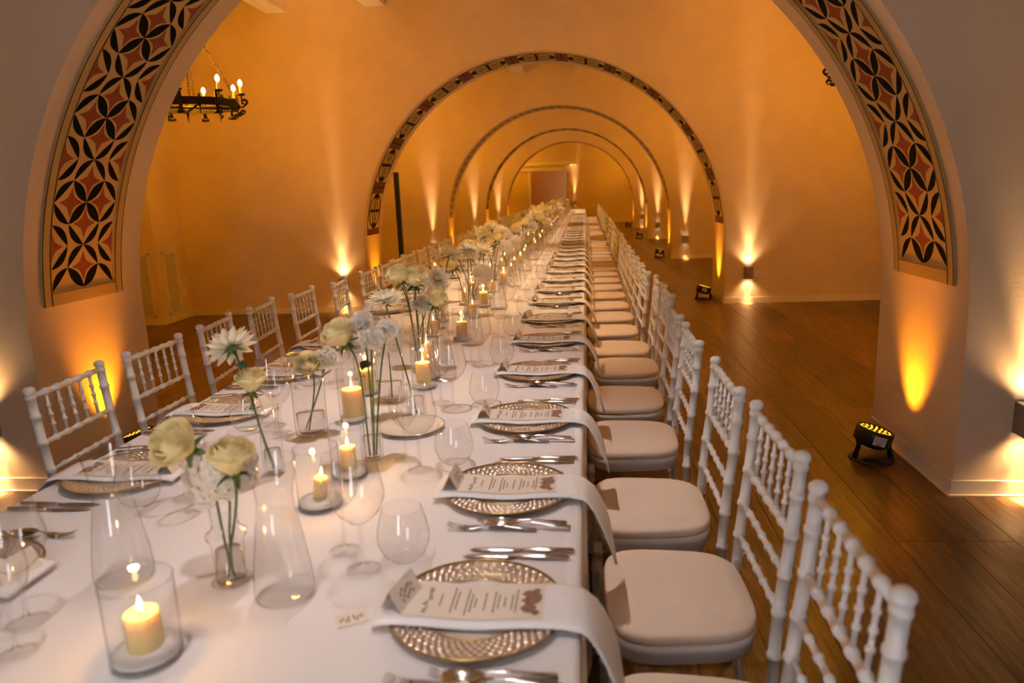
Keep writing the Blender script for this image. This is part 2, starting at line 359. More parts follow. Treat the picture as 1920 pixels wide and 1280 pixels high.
# ------------------------------------------------------------------ painted bands on the arches
def cyl(y, ang, lift):                     # ang: angle from the left springing, over the top
    r = AR-lift; return Vector((-r*math.cos(ang), y, r*math.sin(ang)))
def ring_strip(y0, y1, a0, a1, lift, n, back=0.0):
    g = G(); g.grid(lambda u, v: cyl(y0+(y1-y0)*v, a0+(a1-a0)*u, lift), n, 1)
    if back != lift:
        for yy in (y0, y1): g.grid(lambda u, v: cyl(yy, a0+(a1-a0)*u, lift*(1-v)+back*v), n, 1)
        for aa in (a0, a1): g.grid(lambda u, v: cyl(y0+(y1-y0)*u, aa, lift*(1-v)+back*v), 1, 1)
    return g
def poly_strip(left, right, lift):         # two polylines in (u-angle, y) joined as a strip on the cylinder
    g = G(); n = len(left)
    v = [cyl(y, a, lift) for a, y in left]+[cyl(y, a, lift) for a, y in right]
    f = [(i, i+1, n+i+1, n+i) for i in range(n-1)]
    return g.add(v, f)
def rotz_arch(o, ang):                     # rotate about the arch axis (y axis)
    o.rotation_euler = (0, ang, 0)
YP, HW = 3.895, .255                       # panel centre and half width
A0 = math.radians(5.6); STEP = (PI-2*A0)/14; U = STEP/2; 
panel = put('painted_panel', ring_strip(YP-HW-.012, YP+HW+.012, A0-.004, PI-A0+.004, .003, 72).mesh('painted_panel', M['cream'], False), arch_obj[0], (AX, 0, AZ))
g = G()
fo = .075; fa = fo/AR
g.merge(ring_strip(YP-HW-fo, YP-HW-.012, A0-fa, PI-A0+fa, .014, 72)); g.merge(ring_strip(YP+HW+.012, YP+HW+fo, A0-fa, PI-A0+fa, .014, 72))
g.merge(ring_strip(YP-HW-.012, YP+HW+.012, A0-fa, A0-.004, .014, 2)); g.merge(ring_strip(YP-HW-.012, YP+HW+.012, PI-A0+.004, PI-A0+fa, .014, 2))
put('panel_frame', g.mesh('panel_frame', M['frame'], False), panel)
gl_ = G()
for e in (fo+.002, .02): 
    for s in (-1, 1): gl_.merge(ring_strip(YP+s*(HW+e)-.003, YP+s*(HW+e)+.003, A0-fa, PI-A0+fa, .0155, 72, .0155))
put('frame_line', gl_.mesh('frame_line', M['pblack'], False), panel)
def edge_pts(p, q, bulge, n=10):           # p,q in (u,v) lattice units; returns polyline bulging to the left of p->q
    dx, dy = q[0]-p[0], q[1]-p[1]; Ln = math.hypot(dx, dy); nx, ny = -dy/Ln, dx/Ln
    return [(p[0]+dx*t+nx*bulge*4*t*(1-t), p[1]+dy*t+ny*bulge*4*t*(1-t)) for t in [i/n for i in range(n+1)]]
def clampv(pt): return (pt[0]*U, YP+max(-1, min(1, pt[1]))*HW)
def petal_mesh(p, q, b1, b2):
    return poly_strip([clampv(x) for x in edge_pts(p, q, b1)], [clampv(x) for x in edge_pts(p, q, b2)], .0042).mesh('petal_print', M['pblack'], False)
def star_mesh(c, half=None, s=.72):
    tips = [(c[0]+s*.5, c[1]), (c[0], c[1]+s*.5), (c[0]-s*.5, c[1]), (c[0], c[1]-s*.5)]
    ring = []
    for i in range(4):
        p, q = tips[i], tips[(i+1) % 4]; m_ = ((p[0]+q[0])/2, (p[1]+q[1])/2); m_ = (m_[0]+(c[0]-m_[0])*.38, m_[1]+(c[1]-m_[1])*.38)
        ring += [p, ((p[0]*.5+m_[0]*.5)+(c[0]-p[0])*.06, (p[1]*.5+m_[1]*.5)+(c[1]-p[1])*.06), m_, ((q[0]*.5+m_[0]*.5)+(c[0]-q[0])*.06, (q[1]*.5+m_[1]*.5)+(c[1]-q[1])*.06)]
    g = G(); v = [cyl(clampv(c)[1], c[0]*U, .0042)]+[cyl(clampv(x)[1], x[0]*U, .0042) for x in ring]
    return g.add(v, [(0, 1+i, 1+(i+1) % len(ring)) for i in range(len(ring))]).mesh('star_print', M['pred'], False)
B_ = .155
pet = []
for su in (-1, 1):
    for sv in (-1, 1): pet.append(petal_mesh((0, 0), (su*.5, sv*.5), B_*.8, -B_*.8))
def half(p, q, c): # bulge away from star centre c
    m_ = ((p[0]+q[0])/2, (p[1]+q[1])/2); dx, dy = q[0]-p[0], q[1]-p[1]; nx, ny = -dy, dx
    s = 1 if (m_[0]-c[0])*nx+(m_[1]-c[1])*ny > 0 else -1
    return petal_mesh(p, q, s*B_, -s*.02)
for su in (-1, 1):
    for sv in (-1, 1):
        pet.append(half((0, sv*1.0), (su*.5, sv*.5), (0, sv*.5)))      # outer petals of side stars
        pet.append(half((su*1.0, 0), (su*.5, sv*.5), (su*.5, 0)))      # along the axis
        pet.append(half((su*1.0, sv*.5), (su*.5, sv*1.0), (su*1.0, sv*1.0)))
st = [star_mesh((0, .5)), star_mesh((0, -.5)), star_mesh((.5, 0)), star_mesh((-.5, 0))]
sh = [star_mesh((1.0, 1.0)), star_mesh((1.0, -1.0))]
for k in range(15):
    ang = A0+k*STEP
    for i, m_ in enumerate(pet):
        c_ = sum((v.co for v in m_.vertices), Vector())/len(m_.vertices); a_ = math.atan2(c_.z, -c_.x)
        if A0-.004 < ang+a_ < PI-A0+.004:
            # the petal may only reach over the ends where the panel stops
            o = put('petal_print', m_, panel); rotz_arch(o, ang)
    for i, m_ in enumerate(st+(sh if k < 14 else [])):
        c_ = sum((v.co for v in m_.vertices), Vector())/len(m_.vertices); a_ = math.atan2(c_.z, -c_.x)
        if i < 2 and k in (0, 14): continue
        if A0+.01 < ang+a_ < PI-A0-.01: rotz_arch(put('star_print', m_, panel), ang)
# half stars and clipped petals at the two ends
def band2(idx, y0, th, x0off, width):
    yc = y0+x0off; hw = width/2; a0 = math.radians(4.0); n = 11; st_ = (PI-2*a0)/n
    base = put('painted_band', ring_strip(yc-hw, yc+hw, a0, PI-a0, .003, 66).mesh('painted_band', M['pdred'], False), arch_obj[idx], (AX, 0, AZ))
    gap = st_*.13
    insm = ring_strip(-hw+.035, hw-.035, gap, st_-gap, .0045, 8).mesh('inset_ground', M['cream2'], False)
    g = G(); L_ = (st_-2*gap); cu = st_/2; hu = L_/2*.94; hv = hw-.055
    def stroke(pts, w_=.011):
        n_ = len(pts); l, r = [], []
        for i in range(n_):
            a, b = pts[max(i-1, 0)], pts[min(i+1, n_-1)]; dx, dy = (b[0]-a[0])*AR, b[1]-a[1]; d = math.hypot(dx, dy) or 1
            nx, ny = -dy/d*w_/2, dx/d*w_/2; l.append((pts[i][0]+nx/AR, pts[i][1]+ny)); r.append((pts[i][0]-nx/AR, pts[i][1]-ny))
        g.merge(poly_strip(l, r, .006))
    stroke([(cu+hu*math.cos(t), hv*math.sin(t)) for t in [2*PI*i/32 for i in range(33)]], .036)
    for s in (-1, 1):
        z = [(cu, -hv*.05), (cu+s*hu*.62, -hv*.5), (cu+s*hu*.1, 0), (cu+s*hu*.62, hv*.5), (cu, hv*.05)]
        for p, q in [((cu+s*hu*.95, 0), (cu+s*.06*hu, -hv*.62)), ((cu+s*hu*.95, 0), (cu+s*.06*hu, hv*.62)), ((cu+s*hu*.85, -hv*.3), (cu, 0)), ((cu+s*hu*.85, hv*.3), (cu, 0))]:
            stroke([(p[0]+(q[0]-p[0])*t/4, p[1]+(q[1]-p[1])*t/4) for t in range(5)], .027)
        def blob(c, ru, rv):
            v = [cyl(c[1], c[0], .0062)]+[cyl(c[1]+rv*math.sin(2*PI*i/14), c[0]+ru*math.cos(2*PI*i/14), .0062) for i in range(14)]
            g.add(v, [(0, 1+i, 1+(i+1) % 14) for i in range(14)])
        blob((cu+s*hu*.86, 0), hu*.11, hv*.42); blob((cu, s*hv*.48), hu*.10, hv*.46)
    mot = g.mesh('oval_motif', M['pblack'], False)
    for k in range(n):
        o = put('inset_ground', insm, base, (0, yc, 0)); rotz_arch(o, a0+k*st_)
        o = put('oval_motif', mot, base, (0, yc, 0)); rotz_arch(o, a0+k*st_)
    lines = G()
    for k in range(n+1): lines.merge(ring_strip(yc-hw+.01, yc+hw-.01, a0+k*st_-.0025, a0+k*st_+.0025, .0045, 1, .0045))
    put('divider_line', lines.mesh('divider_line', M['pblack'], False), base)
    return base
band2(1, 9.34, .9, .42, .56); band2(3, 21.13, .9, .42, .56)
def band3(idx, y0):
    yc = y0+.42; a0 = math.radians(3.5); n = 44; st_ = (PI-2*a0)/n; hw = .24
    base = put('painted_band', ring_strip(yc-hw, yc+hw, a0, PI-a0, .003, 66).mesh('painted_band', M['frame'], False), arch_obj[idx], (AX, 0, AZ))
    g = G()
    def leaf(p, q, w_=.05):
        n_ = 6; l = []; r = []
        dx, dy = (q[0]-p[0])*AR, q[1]-p[1]; d = math.hypot(dx, dy); nx, ny = -dy/d, dx/d
        for i in range(n_+1):
            t = i/n_; b = w_*math.sin(PI*t)/2; l.append((p[0]+(q[0]-p[0])*t+nx*b/AR, p[1]+(q[1]-p[1])*t+ny*b)); r.append((p[0]+(q[0]-p[0])*t-nx*b/AR, p[1]+(q[1]-p[1])*t-ny*b))
        g.merge(poly_strip(l, r, .0045))
    for s in (-1, 1):
        leaf((0, 0), (st_*.95, s*hw*.9)); leaf((0, s*hw*.9), (st_*.95, s*hw*.1), .045)
    mot = g.mesh('chevron_motif', M['pgrey'], False)
    rd = ring_strip(-.03, .03, st_*.35, st_*.65, .005, 1, .005).mesh('red_dab', M['pred'], False)
    for k in range(n):
        o = put('chevron_motif', mot, base, (0, yc, 0)); rotz_arch(o, a0+k*st_)
        o = put('red_dab', rd, base, (0, yc, 0)); rotz_arch(o, a0+k*st_)
band3(2, 15.235); band3(4, 27.025)

# ------------------------------------------------------------------ wall sconces with their lamps
SC = {}
def sconce_proto():
    body = G(); w_, d, h = .045, .10, .075
    body.box((-w_, -d, -h), (w_, -.004, -h+.004)); body.v = []; body.f = []; body.m = []
    for a, b in [((-w_, -d, -h), (-w_+.004, -.004, h)), ((w_-.004, -d, -h), (w_, -.004, h)), ((-w_, -d, -h), (w_, -d+.004, h)), ((-w_, -.008, -h), (w_, -.004, h)), ((-w_, -d, -.01), (w_, -.004, .01))]: body.box(a, b)
    SC['body'] = body.mesh('housing', M['alu'], False); SC['lens'] = G().lathe([(0, 0), (.03, 0)], 16).mesh('lens', M['lampface'], False)
    SC['plate'] = G().box((-.035, -.004, -.06), (.035, 0, .06)).mesh('wall_plate', M['alu'], False)
sconce_proto()
def sconce(x, y, z, label, up=1.0):
    t = thing('wall_sconce', label, 'wall lamp', (x, y, z), 0, 'up and down wall sconces beside the arches')
    put('housing', SC['body'], t); put('wall_plate', SC['plate'], t)
    put('lens', SC['lens'], t, (0, -.052, .0115)); put('lens', SC['lens'], t, (0, -.052, -.0115), (PI, 0, 0))
    for s, e in ((1, P_SC_UP), (-1, P_SC_DN)):
        for ang, k, ti in ((14, 30.0, .055), (38, 3.0, .03), (125, .35, 0)) if y < 10 else ((22, 20.0, .045),):
            li = bpy.data.lights.new('sconce_light', 'SPOT'); li.energy = e*up*k; li.color = C_SC; li.spot_size = math.radians(ang); li.spot_blend = 1.0; li.shadow_soft_size = .03
            put('sconce_light', li, t, (0, -.052, s*.085), ((PI+ti if s > 0 else -ti), 0, 0))
sc_x = (-3.235, 2.055)
for i, (y0, th) in enumerate(ARCH):
    for s, x in zip(('left', 'right'), sc_x):
        pos = ['nearest the camera', 'second from the camera', 'third from the camera', 'fourth from the camera', 'fifth from the camera'][i]
        sconce(x, y0, .395, 'lit up-and-down wall sconce %s, %s of the arches' % (pos, s))
sconce(-.46, YE, .9, 'lit wall sconce on the far end wall')
def outlet(x, y, z, label):
    t = thing('wall_outlet', label, 'outlet', (x, y, z), 0, 'outlets beside the right-hand sconces')
    put('plate', G().box((-.06, -.008, -.038), (.06, 0, .038)).mesh('plate', M['outlet'], False), t)
    for s in (-1, 1): put('socket', G().box((s*.022-.015, -.011, -.022), (s*.022+.015, -.008, .022)).mesh('socket', M['trim'], False), t)
    for s in (-1, 1): put('socket_hole', G().box((s*.022-.002, -.012, -.012), (s*.022+.002, -.0108, .012)).mesh('socket_hole', M['black'], False), t)
for i in (1, 2, 3): outlet(2.21, ARCH[i][0], .37, 'pale outlet plate right of the sconce by the %s arch' % ordinal(i+1))
# ------------------------------------------------------------------ LED uplighters
can = G().lathe([(0, -.05), (.07, -.05), (.085, -.035), (.095, -.03), (.098, .045), (.092, .05), (.088, .042), (0, .042)], 28)
can_m = can.mesh('can', M['black'], True)
ledg = G(); 
for ring, n in ((0, 1), (.026, 6), (.051, 12), (.074, 17)):
    for i in range(n): ledg.lathe([(0, .0475), (.006, .045), (.007, .0425)], 8, 0, ring*math.cos(2*PI*i/n), ring*math.sin(2*PI*i/n), 0)
led_m = ledg.mesh('led_array', M['led'])
yoke = G().box((-.02, -.108, -.13), (.02, -.1, .02)).mesh('yoke_arm', M['black'], False)
yoke2 = G().box((-.02, .1, -.13), (.02, .108, .02)).mesh('yoke_arm', M['black'], False)
base_m = G().lathe([(0, 0), (.115, 0), (.118, .006), (.11, .012), (0, .012)], 28).mesh('foot_plate', M['black'])
cable = G().tube([(.05+.0*i, -.09+.0, .012) if False else (-.03+.06*math.cos(a), -.12+.05*math.sin(a), .008+.02*math.sin(a*.5)) for a in [2*PI*i/20 for i in range(21)]], .004, 6).mesh('cable', M['black'])
stick = G().box((-.035, -.1005, -.02), (.03, -.0985, .03)).mesh('sticker', M['sticker'], False)
stx = G()
for k in range(5): stx.box((-.031, -.1012, .022-.007*k), (.026, -.1004, .0245-.007*k))
stx.box((-.02, -.1012, -.017), (.012, -.1004, -.010)); stx_m = stx.mesh('sticker_text', M['ink'], False)
def uplighter(x, y, side, label, rz):
    t = thing('led_uplighter', label, 'stage light', (x, y, 0), rz, 'amber uplighters at the feet of the arches')
    h = put('lamp_head', can_m, t, (0, 0, .125), (0, math.radians(16), 0)); put('led_array', led_m, h)
    s = put('sticker', stick, h); put('sticker_text', stx_m, h)
    for d in (-1, 1):
        arm = G().tube([(d*.088, -.02, .125), (d*.08, -.02, .08), (d*.095, -.01, .01)], [.012, .012, .016], 6).mesh('yoke_arm', M['black']); put('yoke_arm', arm, t)
    put('foot_plate', base_m, t); put('cable', cable, t)
    li = bpy.data.lights.new('uplighter_beam', 'SPOT'); li.energy = P_PAR; li.color = C_PAR; li.spot_size = math.radians(66); li.spot_blend = 1.0; li.shadow_soft_size = .05
    # aims up and towards the jamb
    put('uplighter_beam', li, t, (.03, 0, .185), (0, -math.radians(180-25), 0))
for i, (y0, th) in enumerate(ARCH):
    pos = ordinal(i+1)
    uplighter(1.575, y0+th*.5-.02, 1, 'black LED uplighter with amber face at foot of %s arch, right side' % pos, 0)
    uplighter(AX*2-1.575, y0+th*.5-.02, -1, 'black LED uplighter at foot of %s arch, left side' % pos, PI)
# ------------------------------------------------------------------ black pole
t = thing('black_pole', 'slim black free-standing pole behind the left chairs', 'pole', (-2.79, 10.75, 0))
put('shaft', G().box((-.034, -.03, .02), (.034, .03, 1.86)).mesh('shaft', M['black'], False), t)
put('base_plate', G().lathe([(0, 0), (.2, 0), (.2, .015), (.03, .03), (0, .03)], 24).mesh('base_plate', M['black']), t)
# ------------------------------------------------------------------ chandeliers
CH = {}
def chand_proto():
    R = .40
    CH['ring'] = G().lathe([(R-.008, -.035), (R, -.035), (R, .035), (R-.008, .035), (R-.008, -.035)], 48).mesh('ring_band', M['iron'], False)
    sp = G()
    for k in range(2):
        a = k*PI/2+.4; sp.tube([(-R*math.cos(a), -R*math.sin(a), -.02), (R*math.cos(a), R*math.sin(a), -.02)], .012, 6)
    CH['spokes'] = sp.mesh('cross_bars', M['iron'])
    def scroll(x0, z0, r, d, n=18, turns=1.4):
        return [(x0+d*(r*(1-.6*i/n))*math.cos(turns*2*PI*i/n), 0, z0+(r*(1-.6*i/n))*math.sin(turns*2*PI*i/n)) for i in range(n+1)]
    br = G(); br.box((R, -.014, -.085), (R+.008, .014, .085)); br.tube(scroll(R+.075, .02, .028, 1), .007, 6); br.tube([(R+.004, 0, -.02), (R+.05, 0, -.03), (R+.09, 0, .0), (R+.103, 0, .02)], .008, 6)
    br.tube(scroll(R+.05, -.075, .025, 1), .006, 6); br.box((R-.02, -.03, -.11), (R+.03, .03, -.085)); br.lathe([(0, .075), (.03, .08), (.042, .095), (.036, .095), (.0, .09)], 12, 0, R+.05, 0, -.0)
    br.tube([(R+.05, 0, .0), (R+.05, 0, .08)], .007, 6)
    CH['arm'] = br.mesh('bracket', M['iron'])
    CH['sleeve'] = G().lathe([(.012, .09), (.012, .16), (0, .162)], 12, 0, R+.05).mesh('candle_sleeve', M['wax'])
    CH['bulb'] = G().lathe([(0, .16), (.012, .165), (.021, .185), (.019, .205), (.009, .222), (0, .228)], 14, 0, R+.05).mesh('bulb', M['bulb'])
    orn = G(); orn.box((R, -.011, -.06), (R+.006, .011, .06)); orn.tube([(R+.004, 0, -.05), (R+.004, 0, -.12)], [.008, .002], 6); orn.tube(scroll(R+.03, -.07, .02, 1), .005, 5)
    CH['orn'] = orn.mesh('ornament', M['iron'])
    chn = G()
    n = 26
    for i in range(n):
        f0 = i/n; p = Vector((R*(1-f0), 0, .04+f0*.82)); dr = Vector((-R, 0, .82)).normalized(); sd = Vector((0, 1, 0)) if i % 2 else dr.cross(Vector((0, 1, 0)))
        chn.tube([p+dr*.022*math.cos(a)+sd*.009*math.sin(a) for a in [2*PI*k/8 for k in range(9)]], .003, 4, cap=False)
    CH['chain'] = chn.mesh('chain', M['iron'])
    CH['hook'] = G().tube([(0, 0, .84), (0, 0, 1.75)], .008, 6).mesh('hanger_rod', M['iron'])
chand_proto()
def chandelier(x, y, z, label, rz=0.25, pw=1.0):
    t = thing('wheel_chandelier', label, 'chandelier', (x, y, z), rz, 'iron wheel chandeliers')
    put('ring_band', CH['ring'], t); put('cross_bars', CH['spokes'], t); put('hanger_rod', CH['hook'], t)
    for k in range(8):
        a = 2*PI*k/8
        b = put('bracket', CH['arm'], t, (0, 0, 0), (0, 0, a)); put('candle_sleeve', CH['sleeve'], b); put('bulb', CH['bulb'], b)
        put('ornament', CH['orn'], t, (0, 0, 0), (0, 0, a+PI/8))
        if k % 2 == 0: put('chain', CH['chain'], t, (0, 0, 0), (0, 0, a+.2))
    li = bpy.data.lights.new('chandelier_light', 'POINT'); li.energy = P_CHAND*pw; li.color = C_CHAND; li.shadow_soft_size = .12
    put('chandelier_light', li, t, (0, 0, .3))
for i, y in enumerate((6.8, 12.75, 18.6, 24.5, 30.0, .3)):  # last two pairs are unseen, added to brighten the end and camera bays
    for s, x in (('left', -3.68), ('right', 2.6)):
        chandelier(x, y, 2.44, 'black iron wheel chandelier with candle bulbs, %s side, %s' % (s, ordinal(i+1)+' bay beyond the near arch' if i < 5 else 'added as fill before the near arch'), .25, .06 if i == 5 else 1.0)
# ------------------------------------------------------------------ unseen spots added above the table to brighten the cloth
dsp = G().lathe([(0, -.02), (.03, -.02), (.032, -.1), (.04, -.13), (.034, -.13), (.028, -.10), (0, -.10)], 20).mesh('spot_body', M['alu']); dst = G().tube([(0, 0, .04), (0, 0, -.03)], .008, 6).mesh('spot_stem', M['alu'])
dsl = G().lathe([(0, -.104), (.027, -.104)], 16).mesh('lens', M['lampface'])
for i, y in enumerate((.55, 2.45, 5.3, 7.1, 8.7, 11.6, 13.8, 17.2, 19.8, 23.1, 25.6)):
    t = thing('added_fill_spot', 'added fill spot above the table, %s from the camera' % ordinal(i+1), 'fill light', (-.63, y, 3.9), 0, 'added fill spots above the table')
    put('spot_stem', dst, t); put('spot_body', dsp, t); put('lens', dsl, t)
    put('mounting_bar', G().box((-.56, -.015, .03), (.54, .015, .05)).mesh('mounting_bar', M['alu'], False), t)
    li = bpy.data.lights.new('spot_light', 'SPOT'); li.energy = P_DOWN*(.82 if i == 0 else 1.2 if i == 1 else 1.6 if i < 3 else 1.45 if i < 5 else 1.7); li.color = C_DOWN0 if i < 2 else C_DOWN; li.spot_size = math.radians(64 if i in (1, 2) else 54); li.spot_blend = 1.0; li.shadow_soft_size = .05
    put('spot_light', li, t, (0, 0, -.14))
# ------------------------------------------------------------------ far end: mirrored opening with white frame
t = put('door_2', None); struct(t)
dx0, dx1, dz = -2.42, -.80, 2.3
put('jamb', G().box((dx0-.05, YE-.10, 0), (dx0+.05, YE, dz+.05)).mesh('jamb', M['beam'], False), t)
put('lintel', G().box((-3.0, YE-.16, dz), (dx1, YE, dz+.12)).mesh('lintel', M['beam'], False), t)
put('header_beam', G().box((-3.0, YE-.22, dz+.22), (-.38, YE, dz+.36)).mesh('header_beam', M['beam'], False), t)
put('mirror_pane', G().box((dx0+.05, YE-.03, .02), (dx1, YE-.01, dz)).mesh('mirror_pane', M['mirror'], False), t)

# ------------------------------------------------------------------ banquet table and cloth
TW, TY0, TY1, TZ = 1.525, .15, 27.6, .75
g = G(); ny = 420
def prof(y):                              # cross-section of the draped cloth at y, from right hem up over the top to left hem
    def fold(s): return .012*math.sin(y*9+s*2)+.008*math.sin(y*23+s)+.006*math.sin(y*4.1)
    zc = TZ+.0012*math.exp(-((y*1.0 % .76)-.4)**2/.00012)
    out = []
    for z in (.12, .3, .5, .68): out.append((.008+fold(1)*(.74-z)*1.2, z))
    out += [(.006, .735), (.003, .747), (-.008, TZ)]
    for i in range(1, 12): out.append((-TW*i/12, zc))
    out += [(-TW+.008, TZ), (-TW-.004, .747), (-TW-.010, .735)]
    for z in (.68, .62, .56, .5): out.append((-TW-.010-fold(2)*(.74-z)*1.6, z))
    return out
rows = [prof(TY0+(TY1-TY0)*j/ny) for j in range(ny+1)]; k = len(rows[0])
g.add([(x, TY0+(TY1-TY0)*j/ny, z) for j in range(ny+1) for x, z in rows[j]], [(j*k+i, (j+1)*k+i, (j+1)*k+i+1, j*k+i+1) for j in range(ny) for i in range(k-1)])
for j in (0, ny): g.add([(x, TY0+(TY1-TY0)*j/ny, z) for x, z in rows[j]], [tuple(range(k)) if j else tuple(range(k-1, -1, -1))])
tag(put('tablecloth', g.mesh('tablecloth', M['cloth'])), 'long white tablecloth covering the banquet table down the hall', 'tablecloth')

# ------------------------------------------------------------------ chairs
def px(z):
    T = [(0, .235), (.2, .207), (.42, .209), (.52, .216), (.615, .226), (.715, .238), (.93, .256)]
    for (a, xa), (b, xb) in zip(T, T[1:]):
        if z <= b: return xa+(xb-xa)*(z-a)/(b-a)
    return T[-1][1]
def ringed(p0, p1, r, rings, rr_, n=10, w_=.006, fn=None):   # straight or curved rod with ring swellings at fractions
    ts = {0.0, 1.0}
    Ln = (Vector(p1)-Vector(p0)).length
    for q in rings:
        for d in (-1.15, -1.0, -.35, .35, 1.0, 1.15): ts.add(min(1, max(0, q+d*w_/Ln)))
    if fn:
        for i in range(9): ts.add(i/8)
    ts = sorted(ts); pts = []; rad = []
    for t in ts:
        p = Vector(p0).lerp(Vector(p1), t)
        if fn: p.x = fn(p.z)
        pts.append(p); rad.append(rr_ if any(abs(t-q)*Ln < w_*1.05 for q in rings) else r)
    return G().tube(pts, rad, n)
def chair_parts(n=12):
    P = []
    for s in (-1, 1):
        g = ringed((0, s*.2, 0), (0, s*.2, .898), .0155, [z/.898 for z in (.14, .29, .40, .515, .615, .715, .815, .885)], .0185, n, .006, px)
        g.lathe([(.0135, 0), (.0185, .004), (.0205, .011), (.0195, .019), (.013, .026), (0, .029)], n, 0, px(.9), s*.2, .896)
        P.append(('rear_post', g, 0))
        P.append(('front_leg', ringed((-.185, s*.185, 0), (-.18, s*.185, .40), .0145, (.25, .5, .75, .93), .0175, n), 0))
    sy = [-.125, -.0625, 0, .0625, .125]
    for nm, z, r, rr_, w_ in (('top_rail', .887, .0105, .0145, .006), ('middle_rail', .715, .0095, .0135, .006), ('lower_rail', .613, .008, .0115, .005), ('lower_rail', .516, .008, .0115, .005)):
        P.append((nm, ringed((px(z), -.195, z), (px(z), .195, z), r, [(y+.195)/.39 for y in sy], rr_, n-2, w_), 0))
    for y in sy:
        P.append(('spindle', ringed((px(.72), y, .72), (px(.882), y, .882), .0058, (.28, .5, .72), .0088, 8, .004), 0))
    for z in (.17, .26):
        for s in (-1, 1): P.append(('side_stretcher', ringed((-.182, s*.187, z), (px(z), s*.198, z), .0085, (.33, .66), .0115, 8), 0))
    P.append(('front_stretcher', ringed((-.183, -.185, .22), (-.183, .185, .22), .0085, (.25, .5, .75), .0115, 8), 0))
    def outline(sc, m=40):
        o = []
        for i in range(m):
            a = 2*PI*i/m; c, s = math.cos(a), math.sin(a); e = .52
            x = (abs(c)**e)*(1 if c > 0 else -1); y = (abs(s)**e)*(1 if s > 0 else -1)
            o.append((.002+x*.19*sc, y*(.212-.014*x)*sc))
        return o
    def slab(prof_, m=40):
        g = G(); v = []; rows_ = len(prof_)
        for sc, z in prof_: v += [(x, y, z) for x, y in outline(sc, m)]
        f = [(r*m+i, r*m+(i+1) % m, (r+1)*m+(i+1) % m, (r+1)*m+i) for r in range(rows_-1) for i in range(m)]
        f += [tuple(range(m-1, -1, -1)), tuple((rows_-1)*m+i for i in range(m))]
        return g.add(v, f)
    P.append(('seat', slab([(.94, .375), (.98, .378), (.985, .405), (1.0, .408), (1.0, .425), (.98, .429)]), 0))
    P.append(('cushion', slab([(.96, .430), (1.0, .433), (1.012, .440), (1.012, .450), (1.0, .457), (.97, .461), (.8, .466), (.4, .468)]), 1))
    return P
CHP = [(nm, g.mesh(nm, M['cushion'] if mi else M['chair'])) for nm, g, mi in chair_parts()]
tie = G(); tie.tube([(.20, .18, .44), (.235, .205, .45), (.235, .225, .44), (.215, .22, .435)], .004, 5); tie.tube([(.235, .222, .445), (.26, .235, .43), (.275, .24, .40), (.28, .238, .37)], [.003, .004, .006, .009], 5)
tie_m = tie.mesh('cushion_tie', M['cushion'])
far = G()
for nm, g, mi in chair_parts(6):
    far.merge(g, mi)
far_m = far.mesh('chiavari_chair', [M['chair'], M['cushion']])
first = None
def chair(x, y, rz, label, detailed, group):
    global first
    if not detailed: return tag(put('chiavari_chair', far_m, None, (x, y, 0), (0, 0, rz)), label, 'chair', group)
    if first is None:
        first = thing('chiavari_chair', label, 'chair', (x, y, 0), rz, group)
        for nm, m_ in CHP: put(nm, m_, first)
        put('cushion_tie', tie_m, first); return first
    return dup(first, (x, y, 0), (0, 0, rz), label, group)
RC = [(1.226, .495), (1.79, .505), (2.336, .482), (3.015, .449), (3.612, .452), (4.28, .506), (4.80, .495), (5.42, .455), (6.02, .447), (6.62, .432), (7.25, .415), (7.85, .43), (8.45, .44), (9.05, .45), (9.65, .49)]
while RC[-1][0] < 26.6: RC.append((RC[-1][0]+.6+random.uniform(-.03, .03), .465+random.uniform(-.03, .03)))
for i, (y, xt) in enumerate(RC):
    chair(max(xt, .465)-.256, y, random.uniform(-.03, .03), 'white chiavari chair with ivory cushion, %s from the camera on the right side' % ordinal(i+1), i < 14, 'chiavari chairs on the right side')
LC = [(2.443, 1.935), (2.99, 1.935), (3.64, 1.975), (4.197, 1.975), (4.725, 1.932), (5.30, 1.86), (5.98, 1.847), (6.55, 1.85), (7.05, 1.865), (7.55, 1.88)]
while LC[-1][0] < 26.6: LC.append((LC[-1][0]+.6+random.uniform(-.03, .03), 1.88+random.uniform(-.03, .03)))
rzl = [.05, 0, .12, .1, .03, .12]
for i, (y, xt) in enumerate(LC):
    chair(-xt+.256, y, PI+(rzl[i] if i < 6 else random.uniform(-.05, .05)), 'white chiavari chair with ivory cushion, %s from the camera on the left side' % ordinal(i+1), i < 12, 'chiavari chairs on the left side')

# ------------------------------------------------------------------ tableware prototypes
T0 = TZ+.0015
# charger: beaded rim with plain well
g = G(); NA, prof_c = 168, [(.0, .004), (.06, .004), (.098, .005), (.101, .0075)]
nr = 14; v = []; f = []
g.lathe(prof_c, NA)
for j in range(nr+1):
    r = .102+.064*j/nr
    for i in range(NA):
        a = 2*PI*i/NA; b = math.sin(j/nr*PI*5)*math.sin(a*42+ (0 if (int(j/nr*5) % 2) else PI/2)); v.append((r*math.cos(a), r*math.sin(a), .008+.008*j/nr+.0022*abs(b)))
for j in range(nr):
    for i in range(NA): f.append((j*NA+i, j*NA+(i+1) % NA, (j+1)*NA+(i+1) % NA, (j+1)*NA+i))
g = G().lathe([(.100, .0075), (.104, .008), (.166, .0145), (.166, .016), (.160, .008), (.10, 0), (0, 0)], 64)
charger_m = g.mesh('rim_disc', M['charger'])
well_m = G().lathe([(0, .004), (.06, .004), (.097, .005), (.1005, .0085)], 48).mesh('plate_well', M['well'])
bg_ = G()
